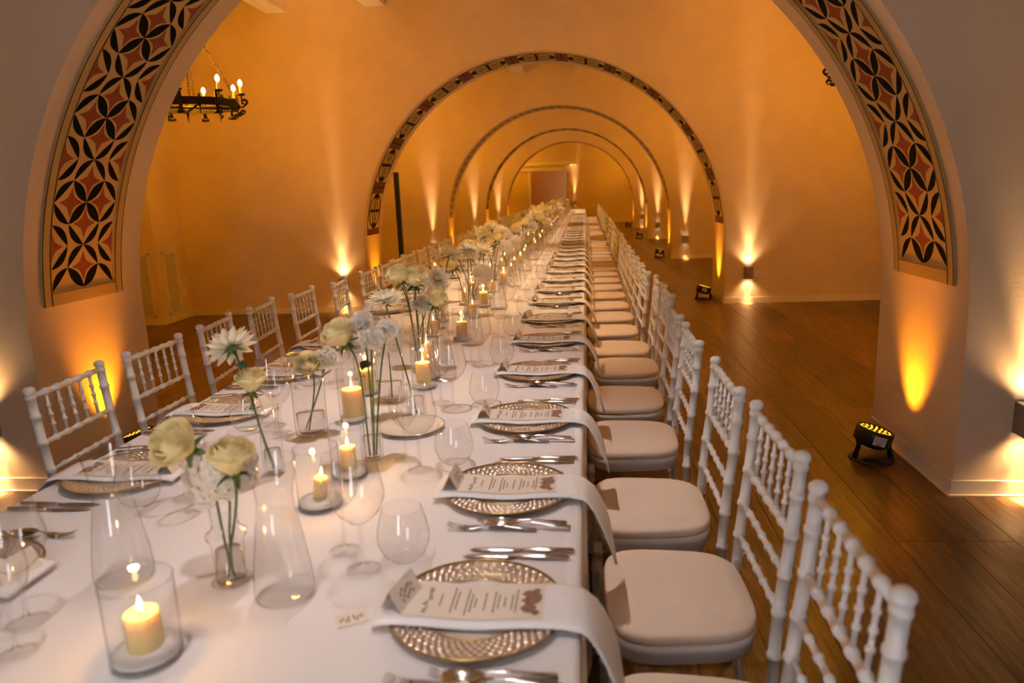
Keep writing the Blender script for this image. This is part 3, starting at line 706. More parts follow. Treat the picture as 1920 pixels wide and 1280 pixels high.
for j in range(6):
    r = .1065+.0103*j; n_ = 54
    for i in range(n_):
        a = 2*PI*(i+.5*(j % 2))/n_; ca, sa = math.cos(a), math.sin(a); z = .0082+.0065*(r-.104)/.062; lr, lt, lh = .0052, .44*2*PI*r/n_, .0032
        tw = .6 if j % 2 else -.6; c2, s2 = math.cos(a+tw), math.sin(a+tw)
        P_ = lambda u, v_, h: (r*ca+u*c2-v_*s2, r*sa+u*s2+v_*c2, z+h)
        bg_.add([P_(-lr, 0, 0), P_(-lr*.5, -lt, 0), P_(lr*.5, -lt, 0), P_(lr, 0, 0), P_(lr*.5, lt, 0), P_(-lr*.5, lt, 0), P_(-lr*.4, 0, lh), P_(lr*.4, 0, lh)],
                [(0, 1, 6), (1, 2, 7, 6), (2, 3, 7), (3, 4, 7), (4, 5, 6, 7), (5, 0, 6)])
bead_m = bg_.mesh('bead_pattern', M['bead'])
def torus(R, r, z, n=64, k=6):
    return G().tube([(R*math.cos(2*PI*i/n), R*math.sin(2*PI*i/n), z) for i in range(n+1)], r, k, cap=False)
rim_m = torus(.166, .0016, .0165).merge(torus(.1005, .0014, .009)).mesh('gold_rim', M['gold'])
# napkin (setting frame: guest towards +x, origin at charger centre, table edge at x=+.19)
def napkin_geo():
    ED = .195; path = []
    for i in range(13):
        x = -.19+.355*i/12; path.append((x, .017-.006*math.exp(-(x/.07)**2)))
    path[0] = (-.188, .012)
    path += [(ED-.014, .013), (ED+.002, .010), (ED+.014, .001), (ED+.026, -.016), (ED+.040, -.045), (ED+.054, -.082), (ED+.066, -.125)]
    n = len(path); g = G(); K = 10; v = []
    for lay, th in ((0, .006), (1, 0)):
        for i, (x, z) in enumerate(path):
            for j in range(K+1):
                s = j/K*2-1; h = max(0, -z)
                hw = .074+h*.16
                e = .0035*math.sqrt(max(0, 1-s**8))
                y = s*hw; zz = z+(th*(.3+.7*math.sqrt(max(0, 1-s**10))) if h < .004 else 0)
                xx = x+(th if h >= .004 else 0)+h*.12*(1-s)*.5
                if h > 0: zz += h*(-.22*(1-s)*.5+.10*(s+1)*.5)
                v.append((xx, y, zz))
    f = []; W = K+1; O = n*W
    for i in range(n-1):
        for j in range(K):
            a = i*W+j; f.append((a, a+1, a+W+1, a+W)); f.append((O+a+1, O+a, O+a+W, O+a+W+1))
        f.append((i*W, (i+1)*W, O+(i+1)*W, O+i*W)); f.append((i*W+K, O+i*W+K, O+(i+1)*W+K, (i+1)*W+K))
    for j in range(K): f.append((j, O+j, O+j+1, j+1)); a = (n-1)*W+j; f.append((a, a+1, O+a+1, O+a))
    return g.add(v, f)
napkin_m = napkin_geo().mesh('napkin', M['napkin'])
def nz(x): return .0235-.006*math.exp(-(x/.07)**2)
def menu_geo(x0, x1, hw, lift, th=.0005):
    g = G(); n = 12
    g.grid(lambda u, v_: (x0+(x1-x0)*u, (v_*2-1)*hw, nz(x0+(x1-x0)*u)+lift), n, 1); g.grid(lambda u, v_: (x0+(x1-x0)*u, (1-v_*2)*hw, nz(x0+(x1-x0)*u)+lift-th), n, 1); return g
menu_m = menu_geo(-.13, .128, .055, .0012).mesh('menu_card', M['paper'], False)
tx = G(); rnd = random.Random(3)
def dash(x, y, wx, wy, z=.0017): tx.box((x-wx/2, y-wy/2, nz(x)+z-.0003), (x+wx/2, y+wy/2, nz(x)+z))
# text rows run across the strip (they read from the guest's side)
y = -.045
for i in range(10): dash(-.092+rnd.uniform(-.004, .004), -.04+i*.0085, rnd.uniform(.004, .011), .0045)
for xrow, wl in ((-.068, .035), (-.045, .075), (-.037, .05), (-.018, .08), (-.010, .06), (-.002, .03), (.016, .05), (.034, .065), (.042, .04), (.054, .03), (.068, .05), (.076, .07)):
    y = -wl/2
    while y < wl/2:
        w_ = rnd.uniform(.003, .010); dash(xrow, y+w_/2, .0028, w_); y += w_+.002
text_m = tx.mesh('menu_text', M['ink'], False)
shg = G()
for cx_, cy_, rx, ry in ((.100, -.022, .014, .016), (.104, .004, .017, .016), (.098, .026, .012, .012), (.112, .036, .008, .008), (.113, -.036, .008, .009), (.113, .012, .01, .02)):
    shg.add([(cx_, cy_, nz(cx_)+.0018)]+[(cx_+rx*math.cos(2*PI*i/12)*(1+.2*math.sin(i*2.3)), cy_+ry*math.sin(2*PI*i/12), nz(cx_+rx*math.cos(2*PI*i/12))+.0018) for i in range(12)], [(0, 1+i, 1+(i+1) % 12) for i in range(12)])
shell_m = shg.mesh('shell_print', M['shell'], False)
cg = G(); a_ = .030   # tent card, ridge along y-ish
cg.add([(-.022, -.045, 0), (0, -.045, .042), (.022, -.045, 0), (-.022, .045, 0), (0, .045, .042), (.022, .045, 0), (-.021, -.045, 0), (0, -.045, .041), (.021, -.045, 0), (-.021, .045, 0), (0, .045, .041), (.021, .045, 0)],
       [(0, 3, 4, 1), (1, 4, 5, 2), (6, 7, 10, 9), (7, 8, 11, 10), (0, 1, 7, 6), (1, 2, 8, 7), (3, 9, 10, 4), (4, 10, 11, 5), (0, 6, 9, 3), (2, 5, 11, 8)])
card_m = cg.mesh('place_card', M['paper'], False)
ct = G()
for k, (yy, h) in enumerate(((-.02, .5), (-.012, .62), (-.004, .48), (.004, .55), (.012, .6), (.02, .5))):
    for q in (0, .17): 
        s0 = h-.3+q*1.6; s1 = s0+.12
        ct.add([(.022*(1-s0)+.0004, yy-.003, .042*s0+.0003), (.022*(1-s0)+.0004, yy+.002, .042*s0+.0003), (.022*(1-s1)+.0004, yy+.004, .042*s1+.0003), (.022*(1-s1)+.0004, yy-.001, .042*s1+.0003)], [(0, 1, 2, 3)])
cardtext_m = ct.mesh('name_script', M['ink'], False)
# cutlery lies along x, handle end at x=+.1
def flat_bar(sections, y0=0):
    g = G(); v = []; f = []
    for x, hw, z, th in sections: v += [(x, y0-hw, z+th*.5), (x, y0, z+th), (x, y0+hw, z+th*.5), (x, y0, z)]
    n = len(sections)
    for i in range(n-1):
        for j in range(4): f.append((i*4+j, (i+1)*4+j, (i+1)*4+(j+1) % 4, i*4+(j+1) % 4))
    f += [(0, 1, 2, 3), tuple((n-1)*4+j for j in (3, 2, 1, 0))]
    return g.add(v, f)
def handle(): return [(.10, .0065, .001, .004), (.097, .0085, .0012, .005), (.06, .0068, .004, .005), (.02, .0042, .009, .0045), (-.01, .0032, .0095, .004), (-.03, .004, .006, .0035)]
fk = flat_bar(handle()+[(-.045, .011, .003, .003), (-.06, .0125, .001, .003), (-.07, .0125, .001, .0028)])
for k in (-1.5, -.5, .5, 1.5): fk.merge(flat_bar([(-.069, .0022, .001, .0025), (-.09, .0018, .004, .0022), (-.112, .0011, .012, .0015)], k*.0066))
fork_m = fk.mesh('fork', M['silver'])
sp = flat_bar(handle()); nb = 14
def bowl(u, v_):
    a = 2*PI*u; r = v_; return (-.062+.036*r*math.cos(a), .0205*r*math.sin(a)*(1-.12*math.cos(a)), .0015+.010*r*r)
sp.grid(bowl, 20, 5); sp.grid(lambda u, v_: Vector(bowl(1-u, v_))-Vector((0, 0, .0008)), 20, 5)
spoon_m = sp.mesh('spoon', M['silver'])
kn_ = flat_bar([(.115, .004, .001, .005), (.11, .008, .001, .008), (.06, .0085, .001, .0085), (.01, .006, .001, .007), (0, .0045, .001, .006)])
kn_.merge(flat_bar([(.002, .005, .001, .004), (-.02, .0095, .001, .003), (-.08, .0095, .001, .0025), (-.105, .007, .001, .002), (-.118, .001, .001, .0015)]))
knife_m = kn_.mesh('knife', M['silver'])
def glass_obj(prof, n=32): return G().lathe(prof, n)
wineA = [(.036, .001), (.0365, .002), (.02, .005), (.006, .010), (.0042, .03), (.004, .09), (.006, .104), (.022, .113), (.044, .135), (.056, .162), (.057, .178), (.050, .21), (.0435, .25)]
wineB = [(.033, .001), (.0335, .002), (.018, .005), (.005, .010), (.0038, .03), (.0037, .092), (.006, .104), (.02, .114), (.036, .135), (.041, .16), (.040, .18), (.034, .225)]
tumb = [(0, .003), (.024, .002), (.03, .004), (.046, .02), (.056, .045), (.057, .062), (.052, .09), (.0425, .122)]
def glasses(prof, rz_):
    hi = G().lathe(prof, 36); lo = G().lathe(prof, 14)
    return hi
GM = {}
for nm, pr in (('red_wine_glass', wineA), ('white_wine_glass', wineB), ('stemless_tumbler', tumb)):
    k = 6 if nm != 'stemless_tumbler' else 3
    GM[nm] = (G().lathe(pr[k:] if k > 3 else pr, 36).mesh('bowl', M['glass']), G().lathe(pr[:k+1], 24).mesh('stem_and_foot', M['glass']) if k > 3 else None,
              torus(pr[-1][0], .0007, pr[-1][1], 32, 4).mesh('rim', M['glass']), G().lathe(pr, 14).mesh(nm, M['glass']))
def glass(kind, x, y, label, detailed):
    if not detailed: return tag(put(kind, GM[kind][3], None, (x, y, T0)), label, 'glass', kind.replace('_', ' ')+'es along the table')
    t = thing(kind, label, 'glass', (x, y, T0), random.random()*6, kind.replace('_', ' ')+'es along the table')
    put('bowl', GM[kind][0], t); put('rim', GM[kind][2], t)
    if GM[kind][1]: put('stem_and_foot', GM[kind][1], t)
    return t
def setting(side, n, x, y, rz, lvl):
    """lvl 3 all details, 2 single meshes with all cutlery, 1 plate, napkin, menu, a knife and glasses, 0 glasses only"""
    R = Matrix.Rotation(rz, 4, 'Z'); base = Vector((x, y, T0)); o_ = ordinal(n)
    at = lambda a, b, c=0: base+R @ Vector((a, b, c))
    place = 'at the %s place on the %s' % (o_, side)
    gs = lambda s: '%s of the %s row' % (s, side)
    if lvl > 0:
        t = thing('charger_plate', 'beaded champagne glass charger with gold rim '+place, 'plate', at(0, 0), rz+random.random(), gs('charger plates'))
        put('rim_disc', charger_m, t); put('plate_well', well_m, t); put('gold_rim', rim_m, t); put('bead_pattern', bead_m, t)['kind'] = 'stuff'
        tag(put('napkin', napkin_m, None, at(0, 0), (0, 0, rz)), 'folded white napkin hanging over the edge '+place, 'napkin', gs('napkins'))
        t = thing('menu_card', 'printed paper menu lying on the napkin '+place, 'menu', at(0, 0), rz, gs('menus'))
        put('sheet', menu_m, t)
        if lvl >= 2: put('menu_text', text_m, t)['kind'] = 'stuff'
        put('shell_print', shell_m, t)
        t = thing('place_card', 'small tented name card on the napkin end '+place, 'card', at(-.145, .0, .0235), rz+random.uniform(-.5, .1), gs('place cards'))
        put('folded_sheet', card_m, t)
        if lvl >= 2: put('name_script', cardtext_m, t)
        kn0 = [('knife', knife_m, .055, .205, 0, 'inner knife'), ]
        if lvl >= 2: kn0.append(('knife', knife_m, .065, .235, .01, 'outer knife'))
        fk0 = [('fork', fork_m, .06, -.185, .03, 'inner fork')]
        if lvl >= 2: fk0 += [('fork', fork_m, .05-.06, -.215, -.05, 'outer fork'), ('spoon', spoon_m, .07, -.205, -.04, 'spoon')]
        for j, (nm, m_, a, b, rt, w_) in enumerate(kn0+fk0):
            tag(put(nm, m_, None, at(a, b, .0005+(.003 if w_ == 'spoon' else 0)), (0, 0, rz+rt+random.uniform(-.02, .02))), 'polished steel %s %s' % (w_, place), nm, gs(nm+'s'))
    jit = lambda: random.uniform(-.012, .012)
    for kind, a, b in (('red_wine_glass', -.272, .145), ('white_wine_glass', -.335, .225), ('stemless_tumbler', -.178, .19)):
        p = at(a+jit(), b+jit()); lab = {'red_wine_glass': 'wide-bowled wine glass ', 'white_wine_glass': 'narrow wine glass ', 'stemless_tumbler': 'stemless rounded tumbler '}[kind]
        glass(kind, p.x, p.y, lab+place, lvl == 3)
RS = [1.205, 1.755, 2.35, 2.99, 3.63, 4.255, 4.905, 5.5, 6.12, 6.72, 7.28, 7.9, 8.45, 9.05, 9.63, 10.2, 10.83, 11.45]
while len(RS) < 36: RS.append(RS[-1]+.6)
for i, y in enumerate(RS): setting('right', i+1, -.190, y, 0, 3 if i < 8 else 2 if i < 18 else 1)
LS = [1.27, 1.86, 2.46, 3.03, 3.64, 4.2, 4.76, 5.34, 5.95]
while len(LS) < 34: LS.append(LS[-1]+.6)
for i, y in enumerate(LS): setting('left', i+1, -TW+.19, y, PI, 3 if i < 6 else 1 if i < 14 else 0)

# ------------------------------------------------------------------ carafes, candles, vases, flowers
carafe_p = [(0, .006), (.050, .002), (.058, .006), (.0595, .02), (.056, .06), (.046, .13), (.037, .185), (.0345, .205), (.036, .225), (.042, .26), (.0475, .288)]
water_p = [(0, .010), (.048, .009), (.055, .014), (.0565, .022), (.0535, .06), (.0435, .13), (.0355, .178), (0, .178)]
car_m = G().lathe(carafe_p, 36).mesh('glass_body', M['thick']); wat_m = G().lathe(water_p, 36).mesh('water', M['water'])
ct_m = torus(.0475, .0012, .288, 36, 5).mesh('rim', M['thick'])
cfirst = None; ncar = 0
def carafe(x, y, label):
    t = thing('water_carafe', label, 'carafe', (x, y, T0), 0, 'water carafes along the table')
    put('glass_body', car_m, t); put('rim', ct_m, t); put('water', wat_m, t)
def cyl_prof(r, h): return [(0, .006), (r*.9, .004), (r, .010), (r*1.0, h*.5), (r*1.0, h)]
fl_p = G().lathe([(0, 0), (.0035, .004), (.0048, .010), (.0035, .018), (.0012, .026), (0, .029)], 10); flame_m = fl_p.mesh('flame', M['flame'])
wick_m = G().tube([(0, 0, 0), (0, 0, .009)], .0009, 5).mesh('wick', M['wick'])
NC = [0]
cmesh = {}
def candle(x, y, gr, gh, cr_, ch, label, light=True, tilt=0, salt=.018):
    key = (round(gr, 3), round(gh, 3), round(cr_, 3), round(ch, 3))
    if key not in cmesh:
        sg = G().lathe([(0, .008), (gr*.88, .008), (gr*.97, .012), (gr*.97, salt), (gr*.6, salt+.006), (0, salt+.004)], 28)
        wx = G().lathe([(0, 0), (cr_, 0), (cr_, ch-.002), (cr_-.002, ch), (cr_*.8, ch-.004), (0, ch-.006)], 28)
        cmesh[key] = (G().lathe(cyl_prof(gr, gh), 36).mesh('glass_cylinder', M['thick']), torus(gr, .0016, gh, 40, 5).mesh('rim', M['thick']), torus(gr*.97, .0028, .006, 40, 5).mesh('base_ring', M['thick']), sg.mesh('salt_bed', M['salt']), wx.mesh('wax_pillar', M['wax']))
    gm, rm, bm_, sm, wm = cmesh[key]
    t = thing('glass_hurricane', 'clear glass cylinder '+label, 'candle holder', (x, y, T0), 0, 'glass candle cylinders')
    put('glass_cylinder', gm, t); put('rim', rm, t); put('base_ring', bm_, t); put('salt_bed', sm, t)
    c_ = thing('pillar_candle', 'lit ivory pillar candle '+label, 'candle', (x, y, T0+salt+.001), 0, 'pillar candles', (0, tilt, 0))
    put('wax_pillar', wm, c_); put('wick', wick_m, c_, (0, 0, ch-.007)); put('flame', flame_m, c_, (0, 0, ch))
    if light:
        li = bpy.data.lights.new('candle_light', 'POINT'); li.energy = P_CANDLE; li.color = C_CANDLE; li.shadow_soft_size = .008
        put('candle_light', li, c_, (0, 0, ch+.03))
# flowers ------------------------------------------------------
def rose_layer(R, H, wdeg, curl, n=8, m=8, seed=0):
    rn = random.Random(seed); w_ = math.radians(wdeg)
    def f(u, t):
        s = u*2-1; edge = 1-(max(0, t-.45)/.55)**2*.55
        a = s*w_*edge*(.35+.65*min(1, t*2.2)); rad = R*(.25+.75*math.sin(min(1, t*1.25)*PI/2))+curl*R*.9*max(0, t-.55)**1.6
        rad *= 1+.05*s*s*(1 if curl > 0 else -1)
        z = H*(t**.9)-curl*H*.55*max(0, t-.6)**1.8-.06*H*s*s*t
        return Vector((rad*math.cos(a), rad*math.sin(a), z))
    return G().grid(f, n, m)
RL = [(.007, .056, 150, -.5, 2), (.0125, .058, 95, -.35, 3), (.0185, .059, 75, -.2, 4), (.0245, .058, 66, -.05, 5), (.030, .054, 60, .18, 5), (.034, .047, 55, .5, 5)]
RLM = [rose_layer(R, H, w_, c_, seed=i).mesh('petal', M['rose']) for i, (R, H, w_, c_, n) in enumerate(RL)]
rose_all = G()
for i, (R, H, w_, c_, n) in enumerate(RL):
    for k in range(n): rose_all.merge(rose_layer(R, H, w_, c_, 6, 6).xf(Matrix.Rotation(2*PI*k/n+i*1.1, 4, 'Z')))
rose_m = rose_all.mesh('bloom', M['rose'])
sep = G()
for k in range(5):
    a = 2*PI*k/5; sep.merge(G().grid(lambda u, t: (.006+.028*t, (u-.5)*.011*(1-t)*(1+1.5*t), -.002-.004*t-.02*t*t+.012*t), 2, 5).xf(Matrix.Rotation(a, 4, 'Z')))
sep.lathe([(0, -.010), (.005, -.009), (.009, -.002), (.010, .004), (.004, .008)], 10); calyx_m = sep.mesh('calyx', M['stem'])
def dpetal(Ln, W, lift, cup):
    def f(u, t):
        s = u*2-1; w_ = W*math.sin(PI*min(1, t*.93+.05))**.75*(1-.55*t**3)
        return Vector((.004+Ln*t, s*w_, lift*t*t*Ln+cup*s*s*w_))
    return G().grid(f, 4, 6)
DL = [(5, .016, .005, 68), (8, .024, .007, 52), (10, .034, .009, 36), (12, .043, .0105, 18), (13, .050, .0115, 0), (12, .052, .011, -16)]
DLM = [dpetal(Ln, W, .25, .6).mesh('petal', M['dahlia']) for n, Ln, W, e in DL]
dah_all = G()
for i, (n, Ln, W, e) in enumerate(DL):
    for k in range(n): dah_all.merge(dpetal(Ln, W, .25, .6).xf(Matrix.Rotation(2*PI*k/n+i*.4, 4, 'Z') @ Matrix.Rotation(-math.radians(e), 4, 'Y')))
dah_m = dah_all.mesh('bloom', M['dahlia'])
dcal = G().lathe([(0, -.012), (.006, -.011), (.013, -.004), (.014, 0), (0, .002)], 10)
for k in range(6): dcal.merge(G().grid(lambda u, t: (.008+.022*t, (u-.5)*.012*(1-t), -.004-.012*t), 2, 3).xf(Matrix.Rotation(k*PI/3, 4, 'Z')))
dcal_m = dcal.mesh('calyx', M['stem'])
def ruffle(R, n, size, seed, flat=.8):
    rn = random.Random(seed); g = G()
    for i in range(n):
        zf = 1-1.55*(i+.5)/n; a = i*2.39996; r_ = math.sqrt(max(0, 1-zf*zf)); d = Vector((r_*math.cos(a), r_*math.sin(a), zf*flat))
        q = d.to_track_quat('Z', 'Y').to_matrix().to_4x4(); s = size*rn.uniform(.8, 1.2); ph = rn.random()*6
        g.merge(G().grid(lambda u, t: (s*(t)*math.cos((u-.5)*2.6), s*t*math.sin((u-.5)*2.6), s*.5*t*t+s*.18*t*math.sin(u*11+ph)), 7, 3).xf(Matrix.Translation(d*R*rn.uniform(.75, 1.0)) @ q @ Matrix.Rotation(rn.random()*6.28, 4, 'Z') @ Matrix.Rotation(rn.uniform(-.5, .1), 4, 'Y')))
    return g
carn_m = ruffle(.024, 64, .019, 1, .75).mesh('bloom', M['white'])
hg = G(); rn = random.Random(5)
for i in range(170):
    zf = 1-1.7*(i+.5)/170; a = i*2.39996; r_ = math.sqrt(max(0, 1-zf*zf)); d = Vector((r_*math.cos(a), r_*math.sin(a), zf*.8))
    q = d.to_track_quat('Z', 'Y').to_matrix().to_4x4(); M4 = Matrix.Translation(d*.066*rn.uniform(.88, 1.04)) @ q @ Matrix.Rotation(rn.random()*6.28, 4, 'Z')
    for k in range(4):
        hg.merge(G().grid(lambda u, t: (.0115*t, (u-.5)*.012*math.sin(PI*(.15+.75*t)), .002*t+.003*(u-.5)**2*4), 2, 2).xf(M4 @ Matrix.Rotation(k*PI/2, 4, 'Z')))
hyd_m = hg.mesh('bloom', M['white'])
leaf_m = G().grid(lambda u, t: (.055*t, (u-.5)*.034*math.sin(PI*(.04+.92*t)), -.02*t*t+.012*abs(u-.5)), 4, 6).mesh('leaf', M['leaf'])
small_leaf = G().grid(lambda u, t: (.022*t, (u-.5)*.009*math.sin(PI*(.05+.9*t)), .006*t), 2, 4).mesh('leaf', M['stem'])
FN = {'rose': 'cream rose', 'dahlia': 'pointed white dahlia', 'carnation': 'ruffled white carnation', 'hydrangea': 'round white hydrangea'}
def flower(kind, head, foot, axis, scale, label, hero=False, leaf=None):
    head = Vector(head)+Vector((0, 0, T0)); foot = Vector(foot)+Vector((0, 0, T0+.012)); ax = Vector(axis).normalized()
    t = thing(kind, label, 'flower', foot, 0, 'cut flowers along the table')
    h = head-foot
    b = h-ax*.012*scale; pts = []
    c1 = Vector((0, 0, 0)).lerp(b, .5)+Vector((random.uniform(-.01, .01), random.uniform(-.01, .01), .0)); c2 = b-ax*.07
    for i in range(11):
        s = i/10; pts.append((1-s)**3*Vector((0, 0, 0))+3*(1-s)**2*s*c1+3*(1-s)*s*s*c2+s**3*b)
    put('stem', G().tube(pts, [.0028]*9+[.003, .0036], 7).mesh('stem', M['stem']), t)
    rot = ax.to_track_quat('Z', 'Y').to_euler(); 
    if kind == 'rose':
        if hero:
            R_ = ax.to_track_quat('Z', 'Y').to_matrix().to_4x4()
            for i, (R, H, w_, c_, n) in enumerate(RL):
                for k in range(n):
                    mm = Matrix.Translation(h) @ R_ @ Matrix.Rotation(2*PI*k/n+i*1.1, 4, 'Z') @ Matrix.Scale(scale, 4)
                    o = put('petal', RLM[i], t); o.matrix_local = mm
        else: put('bloom', rose_m, t, h, rot, scale)
        put('calyx', calyx_m, t, h, rot, scale)
    elif kind == 'dahlia':
        if hero:
            R_ = ax.to_track_quat('Z', 'Y').to_matrix().to_4x4()
            for i, (n, Ln, W, e) in enumerate(DL):
                for k in range(n):
                    o = put('petal', DLM[i], t); o.matrix_local = Matrix.Translation(h) @ R_ @ Matrix.Rotation(2*PI*k/n+i*.4, 4, 'Z') @ Matrix.Rotation(-math.radians(e), 4, 'Y') @ Matrix.Scale(scale, 4)
        else: put('bloom', dah_m, t, h, rot, scale)
        put('calyx', dcal_m, t, h, rot, scale)
    elif kind == 'carnation':
        put('bloom', carn_m, t, h, rot, scale); put('calyx', calyx_m, t, h-ax*.012*scale, rot, scale*.7)
    else: put('bloom', hyd_m, t, h, rot, scale)
    if leaf:
        for s, big in leaf:
            i = int(s*10); put('leaf', leaf_m if big else small_leaf, t, pts[i], (random.uniform(-.3, .3), random.uniform(-.4, .4), random.uniform(0, 6.28)))
    return t
vm = {}
for nm, pr in (('bottle', [(0, .008), (.036, .002), (.041, .005), (.036, .010), (.030, .016), (.029, .03), (.034, .095), (.041, .106), (.041, .112), (.030, .118), (.026, .135), (.027, .165)]),
               ('slim', [(0, .006), (.026, .003), (.030, .008), (.030, .10), (.027, .16), (.029, .20)]),
               ('tall', [(0, .008), (.050, .003), (.054, .010), (.054, .15), (.054, .27)]),
               ('low', [(0, .006), (.028, .003), (.033, .008), (.033, .06), (.030, .11), (.032, .125)])):
    wp = [(0, .010), (pr[2][0]*.75, .011), (pr[3][0]*.8, .02), (pr[4][0]*.86, .075), (0, .075)]
    vm[nm] = (G().lathe(pr, 32).mesh('glass_body', M['thick']), G().lathe(wp, 24).mesh('water', M['glass']), torus(pr[-1][0], .0014, pr[-1][1], 32, 5).mesh('rim', M['glass']))
def vase(kind, x, y, label):
    t = thing('bud_vase', label, 'vase', (x, y, T0), 0, 'clear flower vases along the table')
    put('glass_body', vm[kind][0], t); put('water', vm[kind][1], t); put('rim', vm[kind][2], t)

# foreground arrangement, front to back
candle(-.752, 1.045, .059, .150, .029, .070, 'nearest the camera, on a bed of salt')
carafe(-.965, 1.30, 'water carafe with flared mouth behind the nearest candle')
carafe(-.587, 1.25, 'water carafe right of the nearest flower vase')
vase('bottle', -.722, 1.295, 'small glass bottle vase between the two nearest carafes')
flower('rose', (-.785, 1.31, .285), (-.715, 1.295, 0), (-.25, -.75, .6), 1.32, 'large open cream rose in the nearest bottle vase', True)
flower('rose', (-.683, 1.285, .245), (-.728, 1.292, 0), (.05, -.15, 1), 1.2, 'upright cream rose at right of the nearest bottle vase', True)
flower('hydrangea', (-.742, 1.345, .230), (-.722, 1.302, 0), (-.1, -.3, 1), 1.08, 'fluffy white bloom behind the two nearest roses', True)
vase('slim', -.885, 1.875, 'slim vase holding the white dahlia beside the left glasses')
flower('rose', (-.915, 1.855, .255), (-.882, 1.875, 0), (.05, -.1, 1), 1.1, 'closed cream rose bud below the nearest dahlia', True, [(.8, False)])
flower('dahlia', (-.975, 1.885, .375), (-.89, 1.88, 0), (-.55, .45, .55), 1.3, 'white dahlia turned away, nearest the left chairs', True, [(.8, True)])
candle(-.668, 1.665, .056, .160, .018, .060, 'with a thin leaning candle, beside the nearest vases', True, .12)
candle(-.655, 1.86, .05, .150, .022, .070, 'just behind the leaning candle')
vase('tall', -.905, 2.22, 'tall cylinder vase with a rose inside, left of centre')
flower('rose', (-.890, 2.225, .225), (-.915, 2.22, 0), (.1, -.7, .6), 1.15, 'cream rose inside the tall cylinder vase', True)
flower('carnation', (-.840, 2.24, .255), (-.93, 2.23, 0), (.3, -.2, 1), 1.1, 'white carnation leaning out of the tall cylinder vase')
candle(-.805, 2.36, .048, .20, .036, .100, 'with a thick candle behind the tall cylinder vase')
vase('low', -.625, 1.985, 'low round vase with a bunch of long green stems')
flower('rose', (-.685, 2.01, .355), (-.632, 1.985, 0), (-.35, -.35, .7), 1.3, 'open cream rose in the long-stemmed bunch', True, [(.6, False)])
flower('carnation', (-.635, 2.02, .415), (-.622, 1.988, 0), (-.1, -.1, 1), .95, 'topmost white carnation of the long-stemmed bunch', False, [(.6, True), (.5, False)])
flower('carnation', (-.600, 1.99, .370), (-.62, 1.985, 0), (.2, -.3, 1), 1.0, 'lower white carnation of the long-stemmed bunch', False, [(.7, False), (.4, False)])
flower('carnation', (-.570, 2.06, .385), (-.615, 1.99, 0), (.3, .1, 1), .9, 'white carnation at the back of the long-stemmed bunch', False, [(.5, False)])
vase('low', -.585, 2.40, 'low vase with a single dahlia behind the white plate')
flower('dahlia', (-.672, 2.40, .420), (-.585, 2.40, 0), (-.15, -.15, 1), 1.25, 'upright white dahlia above the stemmed bunch', True)
t = thing('side_plate', 'empty white side plate beside the second tumbler', 'plate', (-.575, 2.27, T0))
put('plate_disc', G().lathe([(0, .004), (.07, .004), (.08, .007), (.112, .013), (.114, .0145), (.108, .013), (.075, .003), (0, 0)], 48).mesh('plate_disc', M['porcelain']), t)
vase('tall', -.735, 2.60, 'tall cylinder vase around the white hydrangea')
flower('hydrangea', (-.735, 2.60, .245), (-.73, 2.60, 0), (0, -.2, 1), .95, 'white hydrangea inside a tall cylinder vase')
candle(-.86, 2.70, .045, .15, .032, .085, 'left of the hydrangea vase')
candle(-.645, 2.78, .048, .19, .030, .090, 'right of the hydrangea vase')
candle(-.66, 2.93, .050, .24, .024, .130, 'with a tall candle behind the hydrangea vase', False)
carafe(-.594, 2.915, 'water carafe behind the white side plate')
vase('slim', -.715, 3.03, 'slim vase with two full cream roses')
flower('rose', (-.715, 3.02, .395), (-.712, 3.03, 0), (.2, -.5, .8), 1.35, 'right one of two full cream roses side by side', True)
flower('rose', (-.780, 3.05, .405), (-.718, 3.03, 0), (-.3, -.3, .8), 1.3, 'left one of two full cream roses side by side', True)
flower('rose', (-.640, 3.05, .300), (-.708, 3.035, 0), (.4, -.3, .5), 1.2, 'cream rose nodding below the two full roses', True)
flower('carnation', (-.700, 3.06, .30), (-.715, 3.035, 0), (0, -.3, 1), 1.3, 'white carnation below the two full roses')
carafe(-.96, 2.95, 'water carafe left of the two full roses')
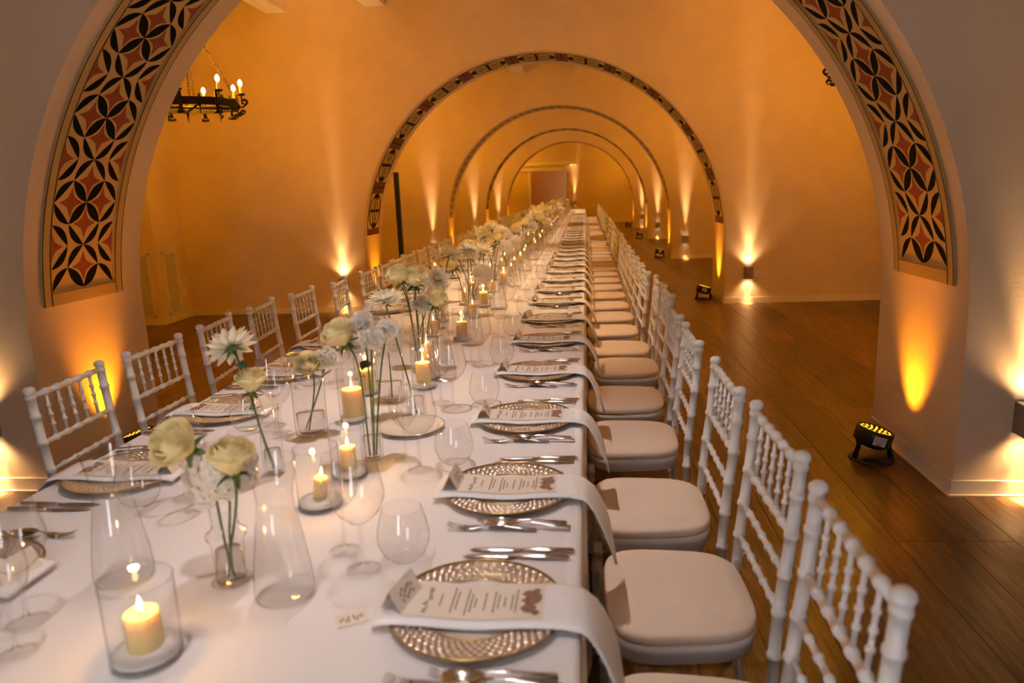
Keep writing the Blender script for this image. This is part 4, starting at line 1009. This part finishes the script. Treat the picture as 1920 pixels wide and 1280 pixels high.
# the arrangement goes on down the table
rn = random.Random(21); k = 0; y = 3.5; nf = 0
kinds = ['rose', 'dahlia', 'carnation', 'rose', 'hydrangea', 'rose', 'dahlia', 'rose']
while y < 24.5:
    k += 1; o_ = ordinal(k) if k < 50 else 'last'
    xs_ = rn.uniform(-.88, -.66); vk = ['slim', 'low', 'tall', 'slim'][k % 4]
    vase(vk, xs_, y, 'clear vase of the %s flower group past the full roses' % o_)
    for j in range(3):
        kd = kinds[(k*3+j+rn.randrange(3)) % 8]; hz = rn.uniform(.27, .43) if kd != 'hydrangea' else rn.uniform(.22, .3)
        a = rn.random()*6.28; rad = rn.uniform(.03, .11)
        w_ = ['leftmost', 'middle', 'rightmost'][j]; hx = (-.10, 0, .10)[j]+rn.uniform(-.02, .02)
        ax_ = (hx*4, rn.uniform(-.7, .2), .8)
        flower(kd, (xs_+hx, y+rn.uniform(-.06, .06), hz), (xs_+rn.uniform(-.01, .01), y+rn.uniform(-.01, .01), 0), ax_, (rn.uniform(1.35, 1.7) if kd != 'hydrangea' else rn.uniform(.9, 1.1)), '%s of the %s flower group past the full roses, %s' % (FN[kd], o_, w_), False, [(.6, False)] if rn.random() < .6 else None)
    side = 1 if k % 2 else -1
    candle(-.76+side*.10+rn.uniform(-.03, .03), y+.22, .048, .17, .030, .085, 'beside the %s flower group past the full roses' % o_, k < 6)
    candle(-.76-side*.06+rn.uniform(-.03, .03), y+.34, .045, .14, .026, .070, 'behind the %s flower group past the full roses' % o_, False)
    if k % 2 == 1: carafe(-.76+side*.19, y+.1, 'water carafe beside the %s flower group past the full roses' % o_)
    y += .56

t = thing('calligraphy_card', 'small flat card with script lying left of the nearest napkin', 'card', (-.425, 1.175, T0), .5)
put('sheet', G().box((-.03, -.022, 0), (.03, .022, .0008)).mesh('sheet', M['paper'], False), t)
g = G()
for i_ in range(9): g.box((-.022+i_*.005, -.008+.006*math.sin(i_*1.9), .0008), (-.0195+i_*.005, .004+.006*math.sin(i_*2.7), .0011))
put('script', g.mesh('script', M['ink'], False), t)['kind'] = 'stuff'
